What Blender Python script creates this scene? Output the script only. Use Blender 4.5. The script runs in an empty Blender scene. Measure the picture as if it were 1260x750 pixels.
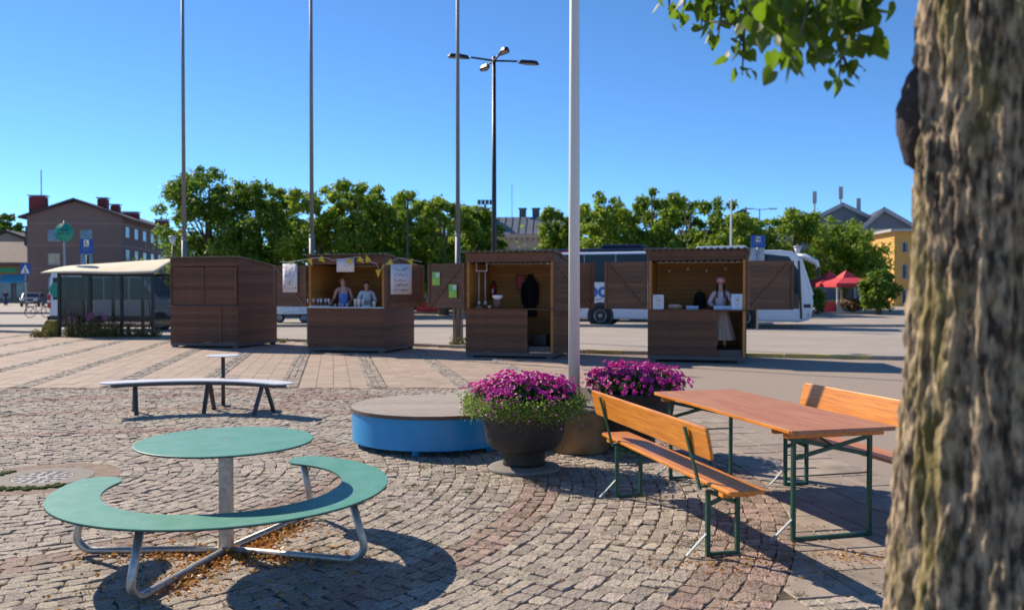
import bpy, bmesh, math, random
import numpy as np
from mathutils import Vector, Matrix, noise as mnoise

# ------------------------------------------------------------------ camera, sky, sun, exposure
scene = bpy.context.scene
COL = scene.collection
R = math.radians
FPX = 1050.0                    # focal length in pixels of a 1260 px wide frame
Z0 = 0.02                       # paving surface
cam_d = bpy.data.cameras.new('camera')
cam = bpy.data.objects.new('camera', cam_d)
COL.objects.link(cam)
cam_d.sensor_width = 36.0
cam_d.lens = 36.0 * FPX / 1260.0
cam_d.clip_start = 0.05
cam_d.clip_end = 3000
cam.location = (0, 0, 1.71 + Z0)
cam.rotation_euler = (R(90) - math.atan(18.0 / FPX), 0, 0)
cam_d.dof.use_dof = True
cam_d.dof.focus_distance = 6.6
cam_d.dof.aperture_fstop = 2.3
scene.camera = cam

SUN_EL = R(36.5)
SUN_H = Vector((-0.79, 0.615, 0)).normalized()      # horizontal direction towards the sun
world = bpy.data.worlds.new('World')
scene.world = world
world.use_nodes = True
wn = world.node_tree
wn.nodes.clear()
sky = wn.nodes.new('ShaderNodeTexSky')
sky.sky_type = 'NISHITA'
sky.sun_disc = False
sky.sun_elevation = SUN_EL
sky.sun_rotation = math.atan2(SUN_H.x, SUN_H.y)
sky.altitude = 0
sky.air_density = 0.55
sky.dust_density = 0.0
sky.ozone_density = 8.5
bgn = wn.nodes.new('ShaderNodeBackground')
bgn.inputs['Strength'].default_value = 0.145
wo = wn.nodes.new('ShaderNodeOutputWorld')
tint = wn.nodes.new('ShaderNodeMix')                 # even white balance of the whole sky
tint.data_type = 'RGBA'; tint.blend_type = 'MULTIPLY'
tint.inputs['Factor'].default_value = 1.0
tint.inputs['B'].default_value = (0.88, 1.03, 1.0, 1)
wn.links.new(sky.outputs[0], tint.inputs['A'])
wn.links.new(tint.outputs['Result'], bgn.inputs['Color'])
wn.links.new(bgn.outputs[0], wo.inputs[0])

sun_d = bpy.data.lights.new('sun', 'SUN')
sun_d.energy = 5.0
sun_d.angle = R(0.55)
sun_d.color = (1.0, 0.885, 0.73)
sun = bpy.data.objects.new('sun', sun_d)
COL.objects.link(sun)
sdir = Vector((SUN_H.x * math.cos(SUN_EL), SUN_H.y * math.cos(SUN_EL), math.sin(SUN_EL)))
sun.rotation_euler = (-sdir).to_track_quat('-Z', 'Y').to_euler()
sun.location = sdir * 60

vs = scene.view_settings
vs.view_transform = 'Standard'
vs.look = 'None'
vs.gamma = 1.0
vs.exposure = 0.5
vs.use_curve_mapping = False
scene.render.engine = 'CYCLES'
cy = scene.cycles
cy.use_denoising = True
cy.max_bounces = 9
cy.diffuse_bounces = 6
cy.transparent_max_bounces = 12
cy.sample_clamp_indirect = 6

# ------------------------------------------------------------------ helpers
def PX(px, d):
    return (px - 630.0) / FPX * d
def ZY(py, d):
    return 1.71 + Z0 - (py - 357.0) / FPX * d
def GY(py):
    return 1.71 * FPX / (py - 357.0)

MATS = {}
def mat(name, col, rough=0.6, metal=0.0, var=0.15, scale=6.0, col2=None, amt=0.5, stretch=(1, 1, 1), bump=0.0, bscale=60.0,
        island=0.0, spec=0.5, coat=0.0, hue=0.0):
    if name in MATS:
        return MATS[name]
    m = bpy.data.materials.new(name)
    m.use_nodes = True
    nt = m.node_tree
    N, L = nt.nodes, nt.links
    b = N['Principled BSDF']
    b.inputs['Roughness'].default_value = rough
    b.inputs['Metallic'].default_value = metal
    b.inputs['Specular IOR Level'].default_value = spec
    if coat:
        b.inputs['Coat Weight'].default_value = coat
        b.inputs['Coat Roughness'].default_value = 0.12
    tc = N.new('ShaderNodeTexCoord')
    mp = N.new('ShaderNodeMapping')
    mp.inputs['Scale'].default_value = stretch
    L.new(tc.outputs['Object'], mp.inputs['Vector'])
    nz = N.new('ShaderNodeTexNoise')
    nz.inputs['Scale'].default_value = scale
    nz.inputs['Detail'].default_value = 6
    nz.inputs['Roughness'].default_value = 0.65
    L.new(mp.outputs[0], nz.inputs['Vector'])
    mx = N.new('ShaderNodeMix')
    mx.data_type = 'RGBA'
    c1 = tuple(col)
    c2 = tuple(col2) if col2 else tuple(c * (1 - var * 1.6) for c in col)
    mx.inputs['A'].default_value = (*c1, 1)
    mx.inputs['B'].default_value = (*c2, 1)
    rp = N.new('ShaderNodeMapRange')
    rp.inputs['From Min'].default_value = 0.38 + (0.5 - amt) * 0.4
    rp.inputs['From Max'].default_value = 0.62 + (0.5 - amt) * 0.4
    L.new(nz.outputs['Fac'], rp.inputs['Value'])
    L.new(rp.outputs[0], mx.inputs['Factor'])
    out = mx.outputs['Result']
    if island or hue:
        ge = N.new('ShaderNodeNewGeometry')
        oi = N.new('ShaderNodeObjectInfo')
        ad = N.new('ShaderNodeMath'); ad.operation = 'ADD'
        L.new(ge.outputs['Random Per Island'], ad.inputs[0])
        L.new(oi.outputs['Random'], ad.inputs[1])
        fr = N.new('ShaderNodeMath'); fr.operation = 'FRACT'
        L.new(ad.outputs[0], fr.inputs[0])
        h = N.new('ShaderNodeHueSaturation')
        mr = N.new('ShaderNodeMapRange')
        mr.inputs['To Min'].default_value = 1 - island
        mr.inputs['To Max'].default_value = 1 + island
        L.new(fr.outputs[0], mr.inputs['Value'])
        L.new(mr.outputs[0], h.inputs['Value'])
        if hue:
            m2 = N.new('ShaderNodeMath'); m2.operation = 'MULTIPLY'; m2.inputs[1].default_value = 7.31
            L.new(fr.outputs[0], m2.inputs[0])
            f2 = N.new('ShaderNodeMath'); f2.operation = 'FRACT'
            L.new(m2.outputs[0], f2.inputs[0])
            mh = N.new('ShaderNodeMapRange')
            mh.inputs['To Min'].default_value = 0.5 - hue
            mh.inputs['To Max'].default_value = 0.5 + hue
            L.new(f2.outputs[0], mh.inputs['Value'])
            L.new(mh.outputs[0], h.inputs['Hue'])
        L.new(out, h.inputs['Color'])
        out = h.outputs[0]
    L.new(out, b.inputs['Base Color'])
    if bump:
        n2 = N.new('ShaderNodeTexNoise')
        n2.inputs['Scale'].default_value = bscale
        n2.inputs['Detail'].default_value = 5
        L.new(mp.outputs[0], n2.inputs['Vector'])
        bp = N.new('ShaderNodeBump')
        bp.inputs['Strength'].default_value = bump
        bp.inputs['Distance'].default_value = 0.02
        L.new(n2.outputs['Fac'], bp.inputs['Height'])
        L.new(bp.outputs[0], b.inputs['Normal'])
    MATS[name] = m
    return m

def leafmat(name, ca, cb, trans=0.35, tcol=None, rough=0.5):
    m = bpy.data.materials.new(name)
    m.use_nodes = True
    N, L = m.node_tree.nodes, m.node_tree.links
    b = N['Principled BSDF']
    b.inputs['Roughness'].default_value = rough
    ge = N.new('ShaderNodeNewGeometry')
    oi = N.new('ShaderNodeObjectInfo')
    ad = N.new('ShaderNodeMath'); ad.operation = 'ADD'
    L.new(ge.outputs['Random Per Island'], ad.inputs[0]); L.new(oi.outputs['Random'], ad.inputs[1])
    fr = N.new('ShaderNodeMath'); fr.operation = 'FRACT'
    L.new(ad.outputs[0], fr.inputs[0])
    mx = N.new('ShaderNodeMix'); mx.data_type = 'RGBA'
    mx.inputs['A'].default_value = (*ca, 1); mx.inputs['B'].default_value = (*cb, 1)
    L.new(fr.outputs[0], mx.inputs['Factor'])
    L.new(mx.outputs['Result'], b.inputs['Base Color'])
    tr = N.new('ShaderNodeBsdfTranslucent')
    if tcol:
        tr.inputs['Color'].default_value = (*tcol, 1)
    else:
        L.new(mx.outputs['Result'], tr.inputs['Color'])
    ms = N.new('ShaderNodeMixShader')
    ms.inputs['Fac'].default_value = trans
    L.new(b.outputs[0], ms.inputs[1]); L.new(tr.outputs[0], ms.inputs[2])
    L.new(ms.outputs[0], N['Material Output'].inputs['Surface'])
    MATS[name] = m
    return m

def glassmat(name, tint, alpha, rough=0.05):
    m = bpy.data.materials.new(name)
    m.use_nodes = True
    N, L = m.node_tree.nodes, m.node_tree.links
    b = N['Principled BSDF']
    b.inputs['Base Color'].default_value = (*tint, 1)
    b.inputs['Roughness'].default_value = rough
    b.inputs['Alpha'].default_value = alpha
    MATS[name] = m
    return m

class MB:
    def __init__(s):
        s.v = []; s.f = []
    def add(s, vs, fs):
        o = len(s.v)
        s.v.extend([tuple(p) for p in vs])
        s.f.extend([tuple(i + o for i in f) for f in fs])
        return s
    def box(s, c, size, rz=0.0, rot=None):
        x, y, z = (k * 0.5 for k in size)
        P = [Vector((sx * x, sy * y, sz * z)) for sz in (-1, 1) for sy in (-1, 1) for sx in (-1, 1)]
        M = rot if rot is not None else Matrix.Rotation(rz, 3, 'Z')
        P = [M @ p + Vector(c) for p in P]
        return s.add(P, [(0, 2, 3, 1), (4, 5, 7, 6), (0, 1, 5, 4), (2, 6, 7, 3), (0, 4, 6, 2), (1, 3, 7, 5)])
    def bb(s, x0, x1, y0, y1, z0, z1):
        return s.box(((x0 + x1) / 2, (y0 + y1) / 2, (z0 + z1) / 2), (abs(x1 - x0), abs(y1 - y0), abs(z1 - z0)))
    def bar(s, a, b, w, h, up=(0, 0, 1)):
        a, b = Vector(a), Vector(b)
        d = (b - a)
        L = d.length
        d = d / L
        u = Vector(up)
        if abs(u.dot(d)) > 0.98:
            u = Vector((0, 1, 0))
        sd = d.cross(u).normalized()
        u = sd.cross(d)
        M = Matrix((sd, d, u)).transposed()
        return s.box((a + b) / 2, (w, L, h), rot=M)
    def tube(s, pts, r, n=10, caps=True):
        pts = [Vector(p) for p in pts]
        rs = r if isinstance(r, (list, tuple)) else [r] * len(pts)
        V = []; F = []
        pu = None
        for i, p in enumerate(pts):
            t = (pts[min(i + 1, len(pts) - 1)] - pts[max(i - 1, 0)]).normalized()
            if pu is None:
                u = Vector((0, 0, 1)) if abs(t.z) < 0.9 else Vector((1, 0, 0))
            else:
                u = pu
            a = (u - t * u.dot(t)).normalized()
            b = t.cross(a)
            pu = a
            for k in range(n):
                an = 2 * math.pi * k / n
                V.append(p + (a * math.cos(an) + b * math.sin(an)) * rs[i])
        for i in range(len(pts) - 1):
            for k in range(n):
                k2 = (k + 1) % n
                F.append((i * n + k, i * n + k2, (i + 1) * n + k2, (i + 1) * n + k))
        if caps:
            F.append(tuple(range(n))[::-1])
            F.append(tuple((len(pts) - 1) * n + k for k in range(n)))
        return s.add(V, F)
    def lathe(s, prof, n=32, c=(0, 0, 0), sx=1, sy=1, fn=None):
        V = []; F = []
        for j, (r, z) in enumerate(prof):
            for k in range(n):
                a = 2 * math.pi * k / n
                rr = r * (fn(a, z) if fn else 1)
                V.append((c[0] + rr * math.cos(a) * sx, c[1] + rr * math.sin(a) * sy, c[2] + z))
        for j in range(len(prof) - 1):
            for k in range(n):
                k2 = (k + 1) % n
                F.append((j * n + k, j * n + k2, (j + 1) * n + k2, (j + 1) * n + k))
        F.append(tuple(range(n))[::-1])
        F.append(tuple((len(prof) - 1) * n + k for k in range(n)))
        return s.add(V, F)
    def prism(s, poly, z0, z1):
        n = len(poly)
        V = [(x, y, z0) for x, y in poly] + [(x, y, z1) for x, y in poly]
        F = [tuple(range(n))[::-1], tuple(range(n, 2 * n))]
        F += [(k, (k + 1) % n, n + (k + 1) % n, n + k) for k in range(n)]
        return s.add(V, F)
    def extr(s, poly, axis, a0, a1):
        # polygon in a plane perpendicular to axis ('x': (y,z), 'y': (x,z)) extruded a0..a1
        def mk(p, a):
            return (a, p[0], p[1]) if axis == 'x' else (p[0], a, p[1])
        n = len(poly)
        V = [mk(p, a0) for p in poly] + [mk(p, a1) for p in poly]
        F = [tuple(range(n))[::-1], tuple(range(n, 2 * n))]
        F += [(k, (k + 1) % n, n + (k + 1) % n, n + k) for k in range(n)]
        return s.add(V, F)
    def sphere(s, c, r, n=12, m=8):
        rx, ry, rz = r if isinstance(r, (tuple, list)) else (r, r, r)
        V = [(c[0], c[1], c[2] - rz)]
        for j in range(1, m):
            t = math.pi * j / m
            for k in range(n):
                a = 2 * math.pi * k / n
                V.append((c[0] + rx * math.sin(t) * math.cos(a), c[1] + ry * math.sin(t) * math.sin(a), c[2] - rz * math.cos(t)))
        V.append((c[0], c[1], c[2] + rz))
        F = [(0, 1 + (k + 1) % n, 1 + k) for k in range(n)]
        for j in range(m - 2):
            for k in range(n):
                k2 = (k + 1) % n
                F.append((1 + j * n + k, 1 + j * n + k2, 1 + (j + 1) * n + k2, 1 + (j + 1) * n + k))
        e = len(V) - 1
        F += [(e, 1 + (m - 2) * n + k, 1 + (m - 2) * n + (k + 1) % n) for k in range(n)]
        return s.add(V, F)
    def mesh(s, name, smooth=False):
        me = bpy.data.meshes.new(name)
        me.from_pydata(s.v, [], s.f)
        bm = bmesh.new(); bm.from_mesh(me)
        bmesh.ops.recalc_face_normals(bm, faces=bm.faces)
        bm.to_mesh(me); bm.free()
        if smooth:
            me.polygons.foreach_set('use_smooth', [True] * len(me.polygons))
        return me
    def build(s, name, m, parent=None, smooth=False, bevel=0, loc=None, rz=None):
        return link(name, s.mesh(name, smooth), m, parent, bevel, loc, rz, smooth)

def link(name, me, m, parent=None, bevel=0, loc=None, rz=None, smooth=False):
    if m is not None and not me.materials:
        me.materials.append(m)
    o = bpy.data.objects.new(name, me)
    COL.objects.link(o)
    if parent is not None:
        o.parent = parent
    if loc is not None:
        o.location = loc
    if rz is not None:
        o.rotation_euler.z = rz
    if bevel:
        md = o.modifiers.new('bevel', 'BEVEL')
        md.width = bevel; md.segments = 2; md.limit_method = 'ANGLE'; md.angle_limit = R(40)
        md.harden_normals = False
    elif smooth == 'auto':
        pass
    return o

def npmesh(name, V, faces_flat, sizes, smooth=False):
    """mesh from numpy arrays: V (n,3), flat loop vertex indices, loops per face"""
    me = bpy.data.meshes.new(name)
    V = np.asarray(V, dtype=np.float32)
    sizes = np.asarray(sizes, dtype=np.int32)
    me.vertices.add(len(V)); me.vertices.foreach_set('co', V.ravel())
    me.loops.add(len(faces_flat)); me.loops.foreach_set('vertex_index', np.asarray(faces_flat, dtype=np.int32))
    me.polygons.add(len(sizes))
    st = np.zeros(len(sizes), dtype=np.int32); st[1:] = np.cumsum(sizes)[:-1]
    me.polygons.foreach_set('loop_start', st)
    me.polygons.foreach_set('use_smooth', np.full(len(sizes), smooth, dtype=bool))
    me.update(calc_edges=True)
    me.validate()
    return me

def tag(o, label=None, cat=None, group=None, kind=None):
    if label: o['label'] = label
    if cat: o['category'] = cat
    if group: o['group'] = group
    if kind: o['kind'] = kind
    return o

def empty(name, loc, rz=0.0):
    o = bpy.data.objects.new(name, None)
    COL.objects.link(o)
    o.location = loc
    o.rotation_euler = (0, 0, rz)
    o.empty_display_size = 0.2
    return o

def thing(name, label, cat, loc, rz=0.0, group=None):
    return tag(empty(name, loc, rz), label, cat, group)

def text(s, size, m, parent, loc, rot=(R(90), 0, 0), ext=0.002, name='lettering', align='CENTER', bold=0.0):
    cu = bpy.data.curves.new(name, 'FONT')
    cu.body = s; cu.size = size; cu.extrude = ext; cu.align_x = align; cu.align_y = 'CENTER'; cu.offset = bold
    o = bpy.data.objects.new(name, cu)
    COL.objects.link(o)
    me = bpy.data.meshes.new_from_object(o)
    COL.objects.unlink(o); bpy.data.objects.remove(o)
    o = bpy.data.objects.new(name, me); COL.objects.link(o)
    me.materials.append(m)
    o.parent = parent; o.location = loc; o.rotation_euler = rot
    return o

def clip(poly, a, b, c):
    """keep the part of poly where a*x+b*y>=c"""
    out = []
    for i in range(len(poly)):
        p, q = poly[i], poly[(i + 1) % len(poly)]
        dp, dq = a * p[0] + b * p[1] - c, a * q[0] + b * q[1] - c
        if dp >= 0: out.append(p)
        if dp * dq < 0:
            t = dp / (dp - dq)
            out.append((p[0] + (q[0] - p[0]) * t, p[1] + (q[1] - p[1]) * t))
    return out

rng = random.Random(11)
nr = np.random.default_rng(5)

# ------------------------------------------------------------------ materials
M_asphalt = mat('asphalt', (0.37, 0.315, 0.265), 0.9, var=0.10, scale=0.35, bump=0.25, bscale=300, col2=(0.31, 0.265, 0.225))
M_asphalt2 = mat('asphalt_worn', (0.40, 0.315, 0.245), 0.9, scale=200, col2=(0.205, 0.16, 0.125), amt=0.4, bump=0.5, bscale=260)
M_bed = mat('joint_sand', (0.15, 0.105, 0.07), 0.95, scale=9, col2=(0.075, 0.055, 0.035), bump=0.6, bscale=120)
M_sett = mat('granite_grey', (0.49, 0.41, 0.325), 0.85, scale=38, col2=(0.245, 0.20, 0.155), bump=0.8, bscale=90, island=0.24, hue=0.012)
M_settp = mat('granite_pink', (0.46, 0.325, 0.245), 0.85, scale=38, col2=(0.24, 0.165, 0.13), bump=1.0, bscale=90, island=0.22, hue=0.012)
M_slab = mat('slab_concrete', (0.35, 0.28, 0.22), 0.85, scale=5, col2=(0.26, 0.205, 0.16), bump=0.35, bscale=120, island=0.12)
M_plaza = mat('plaza_slab', (0.385, 0.285, 0.215), 0.85, scale=3, col2=(0.32, 0.235, 0.18), island=0.10)
M_kerb = mat('kerb_stone', (0.32, 0.29, 0.26), 0.85, scale=8)
M_yellow = mat('yellow_paint', (0.60, 0.44, 0.06), 0.7, scale=12, col2=(0.35, 0.29, 0.18), amt=0.5)
M_stain = mat('brown_stain', (0.175, 0.064, 0.026), 0.6, scale=3, stretch=(1, 1, 14), col2=(0.10, 0.038, 0.018), bump=0.4, bscale=25, island=0.32)
M_sill = mat('sill_grey', (0.16, 0.12, 0.105), 0.8, scale=6, stretch=(1, 8, 8))
M_inner = mat('inner_pine', (0.60, 0.235, 0.05), 0.6, scale=2, stretch=(1, 1, 12), col2=(0.44, 0.18, 0.04), bump=0.2, bscale=20, island=0.12)
M_shutter = mat('shutter_stain', (0.19, 0.082, 0.038), 0.6, scale=2.5, stretch=(1, 1, 14), col2=(0.125, 0.055, 0.027), bump=0.2, bscale=25, island=0.22)
M_roofm = mat('roof_sheet', (0.22, 0.20, 0.17), 0.8, scale=3, col2=(0.12, 0.12, 0.08))
M_teal = mat('teal_laminate', (0.065, 0.255, 0.175), 0.5, scale=7, col2=(0.105, 0.295, 0.225), bump=0.06, bscale=200)
M_edge = mat('laminate_edge', (0.02, 0.018, 0.016), 0.5)
M_galv = mat('galvanised', (0.52, 0.50, 0.46), 0.42, metal=0.75, scale=25, col2=(0.36, 0.34, 0.31), bump=0.1, bscale=60)
M_ltgrey = mat('grey_laminate', (0.66, 0.65, 0.66), 0.45, scale=3, var=0.05)
M_darksteel = mat('dark_steel', (0.075, 0.07, 0.068), 0.5, metal=0.3, scale=10)
M_blue = mat('blue_lacquer', (0.0, 0.28, 0.60), 0.42, scale=3, var=0.06, coat=0.3)
M_deck = mat('weathered_deck', (0.40, 0.345, 0.285), 0.8, scale=4, stretch=(2, 22, 1), col2=(0.27, 0.225, 0.185), bump=0.3, bscale=40, island=0.1)
M_pot = mat('cast_iron_pot', (0.04, 0.034, 0.028), 0.7, scale=9, col2=(0.022, 0.019, 0.016), bump=0.3, bscale=40)
M_tan = mat('tan_concrete', (0.33, 0.19, 0.085), 0.8, scale=5, col2=(0.20, 0.12, 0.06))
M_disc = mat('concrete_disc', (0.22, 0.19, 0.16), 0.85, scale=8, col2=(0.2, 0.175, 0.15))
M_orange = mat('varnished_pine', (0.74, 0.27, 0.025), 0.4, scale=3.2, stretch=(16, 1, 16), col2=(0.50, 0.15, 0.015), bump=0.05, bscale=20, coat=0.15)
M_orange_x = mat('varnished_pine_back', (0.74, 0.27, 0.025), 0.4, scale=3.2, stretch=(1, 16, 16), col2=(0.52, 0.16, 0.015), bump=0.05, bscale=20, coat=0.15)
M_redwood = mat('worn_red_wood', (0.48, 0.215, 0.095), 0.55, scale=2.5, stretch=(10, 1, 10), col2=(0.40, 0.14, 0.065), bump=0.06, bscale=30)
M_green = mat('green_enamel', (0.012, 0.085, 0.045), 0.4, scale=20, col2=(0.012, 0.055, 0.035))
M_zinc = mat('zinc_strut', (0.30, 0.35, 0.34), 0.55, metal=0.0, scale=25)
M_white = mat('white_paint', (0.78, 0.77, 0.75), 0.4, scale=2, var=0.05)
M_pole = mat('pole_white', (0.74, 0.68, 0.62), 0.45, scale=2, stretch=(1, 1, 0.3), var=0.05)
M_polegrey = mat('pole_alu', (0.42, 0.41, 0.41), 0.45, metal=0.3, scale=4)
M_poledark = mat('pole_backlit_grey', (0.20, 0.195, 0.20), 0.55, scale=4, var=0.08)  # backlit look of the slim flagpoles put into a darker grey
M_black = mat('black_coating', (0.018, 0.018, 0.02), 0.45)
M_rubber = mat('rubber', (0.02, 0.02, 0.02), 0.8)
M_paper = mat('paper', (0.76, 0.70, 0.70), 0.8, var=0.03)
M_ink = mat('ink', (0.06, 0.05, 0.07), 0.8)
M_inkred = mat('ink_red', (0.5, 0.05, 0.08), 0.8)
M_pennant = mat('yellow_cloth', (0.80, 0.54, 0.03), 0.8)
M_skin = mat('skin', (0.56, 0.31, 0.215), 0.5, var=0.06)
M_red = mat('red_paint', (0.50, 0.02, 0.02), 0.4)
M_redcloth = mat('red_cloth', (0.72, 0.055, 0.075), 0.7, var=0.08)
M_dark_glass = mat('dark_glass', (0.008, 0.016, 0.035), 0.15, spec=0.3)
M_navy = mat('navy_paint', (0.010, 0.026, 0.075), 0.5, spec=0.3)
M_signblue = mat('sign_blue', (0.015, 0.085, 0.36), 0.5)
M_signgreen = mat('sign_green', (0.01, 0.30, 0.22), 0.5)
M_glass = glassmat('shelter_glass', (0.018, 0.028, 0.028), 0.52, 0.06)
M_moss = mat('moss', (0.10, 0.13, 0.015), 0.95, scale=60, col2=(0.06, 0.09, 0.01), bump=1.0, bscale=150)
M_leaf_far = leafmat('foliage_a', (0.115, 0.215, 0.016), (0.27, 0.37, 0.03), 0.6)
M_leaf_far2 = leafmat('foliage_b', (0.09, 0.185, 0.018), (0.20, 0.295, 0.026), 0.6)
M_leaf_far3 = leafmat('foliage_c', (0.155, 0.26, 0.017), (0.35, 0.44, 0.04), 0.6)
M_leaf_near = leafmat('linden_leaf', (0.035, 0.065, 0.009), (0.06, 0.10, 0.014), 0.45, (0.20, 0.34, 0.015), 0.5)
M_leaf_dry = leafmat('dry_leaf', (0.50, 0.20, 0.04), (0.62, 0.34, 0.08), 0.3)
M_petal = leafmat('magenta_petal', (0.52, 0.02, 0.26), (0.68, 0.05, 0.36), 0.35)
M_petal2 = leafmat('pink_petal', (0.55, 0.14, 0.38), (0.62, 0.24, 0.46), 0.35)
M_pleaf = leafmat('planter_leaf', (0.035, 0.075, 0.02), (0.07, 0.11, 0.03), 0.25)
M_trail = leafmat('trailing_leaf', (0.15, 0.25, 0.03), (0.30, 0.40, 0.08), 0.45)
M_weed = leafmat('weed', (0.09, 0.13, 0.02), (0.26, 0.19, 0.07), 0.3)
M_wood_trunk = mat('grey_bark', (0.16, 0.12, 0.085), 0.9, scale=6, stretch=(6, 6, 1), col2=(0.08, 0.06, 0.045))

# ------------------------------------------------------------------ ground, road, paving
def sheet(name, poly, z, m, parent=None, kind='structure'):
    me = bpy.data.meshes.new(name)
    me.from_pydata([(x, y, z) for x, y in poly], [], [tuple(range(len(poly)))])
    o = link(name, me, m, parent)
    if kind and parent is None: o['kind'] = kind
    return o

ground = sheet('ground', [(-900, -60), (900, -60), (900, 1500), (-900, 1500)], 0.0, M_asphalt)
road = None

ST = (-0.21, 1.0)                                   # direction of the plaza strips on the ground
sl = math.hypot(*ST); U = (ST[0] / sl, ST[1] / sl); Vv = (U[1], -U[0])
# line between slabs and asphalt on the right: x = 2.54 - 0.187*(y-12.2)
AS = lambda y: 2.62 - 0.187 * (y - 12.2)
KERB = [(-24.0, 36.5), (-7.0, 28.6), (2.0, 23.4), (16.0, 19.3)]
def kerb_y(x):
    for (x0, y0), (x1, y1) in zip(KERB, KERB[1:]):
        if x <= x1:
            return y0 + (y1 - y0) * (x - x0) / (x1 - x0)
    return KERB[-1][1]
D_SET = 14.95

sett_paving = sheet('sett_paving', [(-16, 0.4), (3.6, 0.4), (AS(D_SET), D_SET), (-16, D_SET)], 0.011, M_bed)
plaza = sheet('plaza_paving', [(-24, D_SET), (AS(D_SET), D_SET), (AS(23), 23.3), (-7, 28.45), (-24, 36.3)], 0.0062, M_bed)
worn = sheet('asphalt_path', [(AS(2), 2), (14, 2), (14, 19.6), (2.05, 23.2), (AS(23.2), 23.2)], 0.004, M_asphalt2)

C = (-4.29, 7.77)                                    # the drain cover: centre of the sett circles
def in_slab(x, y):
    r = math.hypot(x - C[0], y - C[1])
    return r > 6.56 and x > 0.2 and y < D_SET
def pink_at(x, y):
    r = math.hypot(x - C[0], y - C[1])
    w = 0.05 * math.sin(3 * math.atan2(y - C[1], x - C[0]))
    for a, b in ((2.55, 2.85), (4.45, 4.78), (6.05, 6.6), (7.75, 8.05)):
        if a + w < r < b + w: return True
    if y > D_SET - 0.28: return True
    if abs(x + 3.4) < 0.22 and y > 12.0: return True
    if abs(y - 13.5) < 0.16 and x > -3.3: return True
    return False

# setts in concentric rings
setts = []
rad = 0.71
while rad < 11.6:
    step = 0.106 + rng.uniform(-0.004, 0.006)
    a = rng.random() * 0.2
    a_end = a + 2 * math.pi
    while a < a_end - 0.03 / rad:
        ln = rng.uniform(0.10, 0.165)
        da = min(ln / rad, a_end - a)
        x, y = C[0] + rad * math.cos(a + da / 2), C[1] + rad * math.sin(a + da / 2)
        if 1.5 < y < D_SET - 0.03 and -0.74 * y - 0.5 < x < 0.74 * y + 0.5 and x < AS(y) - 0.06 and not in_slab(x, y) and x > -12:
            setts.append((x, y, a + da / 2 + math.pi / 2, da * rad, step))
        a += da
    if rad < 6.56: R_OUT = rad + step * 0.52
    rad += step
# a short run of square setts let into the slabs beside the trunk
UU = (-0.187 / math.hypot(0.187, 1), 1 / math.hypot(0.187, 1)); VV2 = (UU[1], -UU[0])
O = (AS(2.0), 2.0)
sw, sh = 0.40, 0.40
def cell_setts(i, j):
    cx = O[0] - VV2[0] * (i + .5) * sw + UU[0] * (j + .5) * sh; cy_ = O[1] - VV2[1] * (i + .5) * sw + UU[1] * (j + .5) * sh
    return 1.15 < cx < 2.25 and 4.25 < cy_ < 4.75 and math.hypot(cx - C[0], cy_ - C[1]) > 6.75
for i in range(9):
    for j in range(32):
        if cell_setts(i, j):
            for a_ in range(4):
                for b_ in range(4):
                    aa, bb_ = -(i + (a_ + .5) / 4) * sw, (j + (b_ + .5) / 4) * sh
                    setts.append((O[0] + VV2[0] * aa + UU[0] * bb_, O[1] + VV2[1] * aa + UU[1] * bb_, math.atan2(UU[1], UU[0]), 0.1, 0.1))
print('setts', len(setts))

PROF = [(0.97, 0.80, -0.028), (0.985, 0.985, -0.010), (0.90, 0.90, 0.0)]
def sett_verts(n, rs, ln=1.0, wd=1.0):
    """ n irregular setts, unit size; returns (n,24,3)"""
    base = np.array([(-.5, -.36), (-.36, -.5), (.36, -.5), (.5, -.36), (.5, .36), (.36, .5), (-.36, .5), (-.5, .36)])
    jit = rs.normal(0, 0.05, (n, 8, 2))
    ring = base[None] + jit
    out = np.zeros((n, 24, 3))
    for k, (s, zz) in enumerate(((0.965, -0.016), (0.965, -0.004), (0.84, 0.0))):
        out[:, k * 8:(k + 1) * 8, :2] = ring * s
        out[:, k * 8:(k + 1) * 8, 2] = zz + (rs.normal(0, 0.0022, (n, 8)) if k == 2 else 0)
    return out
SF = []; SZ = []
for k in range(2):
    for i in range(8):
        SF += [k * 8 + i, k * 8 + (i + 1) % 8, (k + 1) * 8 + (i + 1) % 8, (k + 1) * 8 + i]; SZ.append(4)
SF += list(range(16, 24)); SZ.append(8)
SF = np.array(SF); SZ = np.array(SZ)

def sett_field(name, lst, m, parent, rs):
    n = len(lst)
    A = np.array(lst)
    V = sett_verts(n, rs)
    V[:, :, 0] *= A[:, 3][:, None]; V[:, :, 1] *= A[:, 4][:, None]
    tilt = rs.normal(0, 0.035, (n, 2))
    V[:, :, 2] += V[:, :, 0] * tilt[:, :1] + V[:, :, 1] * tilt[:, 1:] + rs.normal(0, 0.0025, n)[:, None]
    c, s = np.cos(A[:, 2])[:, None], np.sin(A[:, 2])[:, None]
    X = V[:, :, 0] * c - V[:, :, 1] * s + A[:, 0][:, None]
    Y = V[:, :, 0] * s + V[:, :, 1] * c + A[:, 1][:, None]
    W = np.stack([X, Y, V[:, :, 2] + Z0], 2).reshape(-1, 3)
    F = (SF[None] + (np.arange(n) * 24)[:, None]).ravel()
    me = npmesh(name, W, F, np.tile(SZ, n), False)
    o = link(name, me, m, parent)
    o['kind'] = 'stuff'
    return o

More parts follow.
